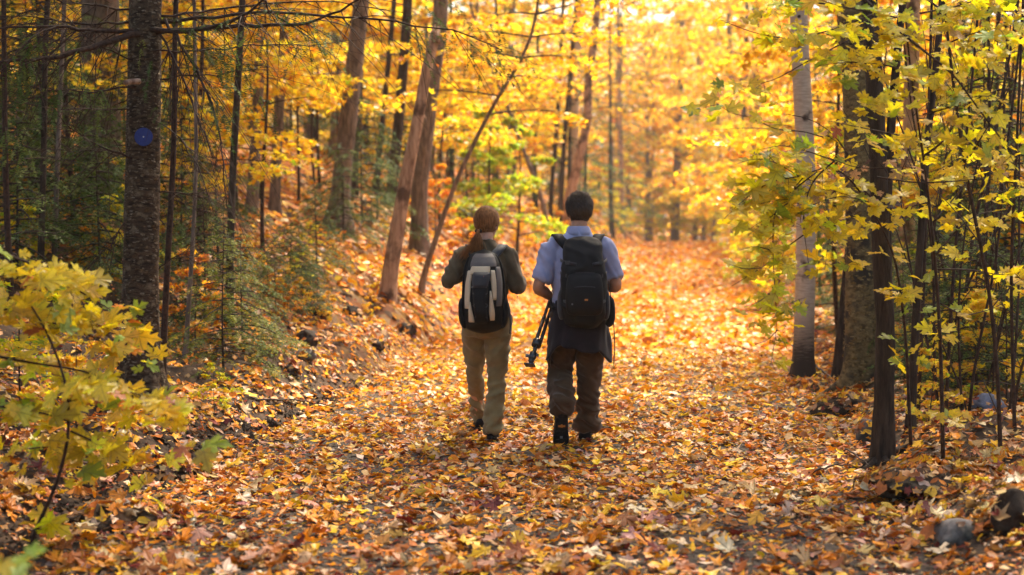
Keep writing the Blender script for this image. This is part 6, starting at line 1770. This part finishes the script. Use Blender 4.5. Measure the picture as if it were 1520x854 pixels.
loft(mb, [(PX, PY - pdp(z) * .0, z, pw(z), pdp(z)) for z in zz], 60, 44, p=2.6)
v = mb.v[0]; v[:, 1] = np.where(v[:, 1] > PY, PY + (v[:, 1] - PY) * .25, v[:, 1])
fuse('pack_body', mb, .008, 3, K['black'], wp, folds(9, .003, .4, 5.2))
def patch(name, zl, sl, sr, mat, off=.006, nz=18, ns=10, puff=.004):
    """panel sewn on the front of the pack between left and right borders given at heights zl"""
    z = np.linspace(zl[0], zl[-1], nz); L_, R_ = np.interp(z, zl, sl), np.interp(z, zl, sr)
    u = np.linspace(0, 1, ns)
    s = L_[:, None] + (R_ - L_)[:, None] * u[None]
    zz = np.broadcast_to(z[:, None], s.shape)
    edge = np.minimum(np.minimum(u, 1 - u)[None] * ns, np.minimum(np.arange(nz), np.arange(nz)[::-1])[:, None] * 1.0)
    o_ = np.where(edge < .5, -.012, off + puff * np.minimum(1, edge / 3))
    w_, d_ = np.interp(zz, zk, wk), np.interp(zz, zk, dk)
    x = PX + s * (w_ + o_ * .6); y = PY - (d_ + o_) * np.clip(1 - np.abs(s) ** 2.6, 0, 1) ** (1 / 2.6) - o_ * .3
    v = np.stack([x, y, zz], -1).reshape(-1, 3)
    i = (np.arange(nz - 1)[:, None] * ns + np.arange(ns - 1)[None]).ravel()
    f = np.concatenate([np.stack([i, i + 1, i + ns + 1], 1), np.stack([i, i + ns + 1, i + ns], 1)])
    mb = MB(); mb.add(v, f); return mb.build(name, K[mat], wp)
patch('grey_top_panel', [1.255, 1.30, 1.33, 1.358], [-.80, -.84, -.86, -.88], [.84, .88, .90, .92], 'greyp', .008)
patch('grey_side_panel', [.97, 1.05, 1.16, 1.275], [.58, .56, .60, .62], [.84, .88, .90, .88], 'greyp', .007)
patch('cream_top_panel', [1.205, 1.225, 1.25, 1.268], [-.74, -.74, -.72, -.70], [.34, .40, .44, .46], 'cream', .012)
patch('cream_side_panel', [.955, 1.05, 1.15, 1.245], [-.86, -.86, -.84, -.78], [-.60, -.58, -.54, -.50], 'cream', .008)
patch('cream_lower_panel', [.865, .90, .955, 1.02], [-.72, -.70, -.67, -.60], [-.40, -.42, -.50, -.58], 'cream', .011)
patch('cream_side_panel', [1.02, 1.10, 1.17, 1.245], [.44, .38, .34, .36], [.60, .62, .62, .58], 'cream', .011)
patch('cream_lower_panel', [.875, .93, 1.0, 1.10], [.32, .26, .26, .30], [.56, .56, .48, .36], 'cream', .011)
patch('middle_pocket', [.85, .95, 1.08, 1.16, 1.235], [-.38, -.44, -.52, -.56, -.50], [.24, .22, .24, .32, .38], 'black', .012, 20, 14, .024)
patch('pocket_flap', [1.10, 1.13, 1.17, 1.23], [-.40, -.50, -.55, -.50], [.16, .26, .33, .38], 'charcoal', .026, 14, 12, .02)
for sg in (-1, 1):
    mb = MB(); loft(mb, [(PX + sg * .122, PY - .03, .84, .024, .05), (PX + sg * .146, PY - .04, .88, .028, .07), (PX + sg * .156, PY - .045, .98, .024, .07), (PX + sg * .152, PY - .04, 1.03, .014, .055)], 14, 20, p=2.6); mb.build('side_pocket', K['black'], wp)
    mb = MB(); C = np.array([psurf(sg * .93, z, .006) for z in np.linspace(.88, 1.345, 24)]); mb.tube(C, .0055, 6); mb.build('piping', K['black'], wp)
    C = cat_rom(np.array([(PX + sg * .075, PY - .01, 1.34), (sg * .098, -.085, 1.385), (sg * .118, -.01, 1.412), (sg * .125, .06, 1.385), (sg * .12, .115, 1.30), (sg * .12, .13, 1.15), (sg * .145, .08, 1.0), (sg * .165, -.02, .93), (sg * .15, -.10, .90)]), 34)
    mb = MB(); band(mb, C, (1, 0, 0), np.where(np.arange(34) < 22, .062, .022), .013); mb.build('shoulder_strap', K['charcoal'], wp)
for k, (s0, z0, s1_, z1) in enumerate([(-.34, .90, .16, .99), (.16, .90, -.36, .99), (-.36, .99, .16, 1.08), (.18, .99, -.38, 1.08)]):
    mb = MB(); t = np.linspace(0, 1, 10); C = np.stack([psurf(s0 + (s1_ - s0) * a, z0 + (z1 - z0) * a, .040) for a in t]); mb.tube(C, .0028, 5); mb.build('bungee_cord', K['charcoal'], wp)
e = psurf(.02, 1.195, .050)
mb = MB(); mb.tube(np.array([e + (-.018, 0, -.008), e + (0, -.003, -.002), e + (.022, .002, -.008)]), [.003, .009, .003], 6); mb.tube(np.array([e + (-.006, -.002, .004), e + (.008, -.002, .008)]), [.004, .002], 6); mb.build('emblem', K['redmark'], wp)
mb = MB(); mb.box(psurf(-.42, 1.12, .034), (.012, .008, .012)); mb.build('zip_pull', K['grey'], wp, False)
mb = MB(); C = cat_rom(np.array([(.155, -.19, 1.0), (.170, -.17, .92), (.176, -.15, .84), (.172, -.15, .78)]), 12); band(mb, C, (.3, 1, 0), .03, .006); mb.build('hanging_strap', K['charcoal'], wp)

# ------------------------------------------------------------------ air
mb = MB(); mb.box((8, 203, 19), (540, 460, 54))
hm, hn, hout = new_mat('pale_air')
pv = hn.nodes.new('ShaderNodeVolumePrincipled')
pv.inputs['Color'].default_value = (1.0, 0.97, 0.9, 1)
pv.inputs['Density'].default_value = 0.0004
pv.inputs['Anisotropy'].default_value = 0.35
hn.links.new(pv.outputs[0], hout.inputs['Volume'])
hz_o = mb.build('haze', hm, None, False); hz_o['kind'] = 'stuff'
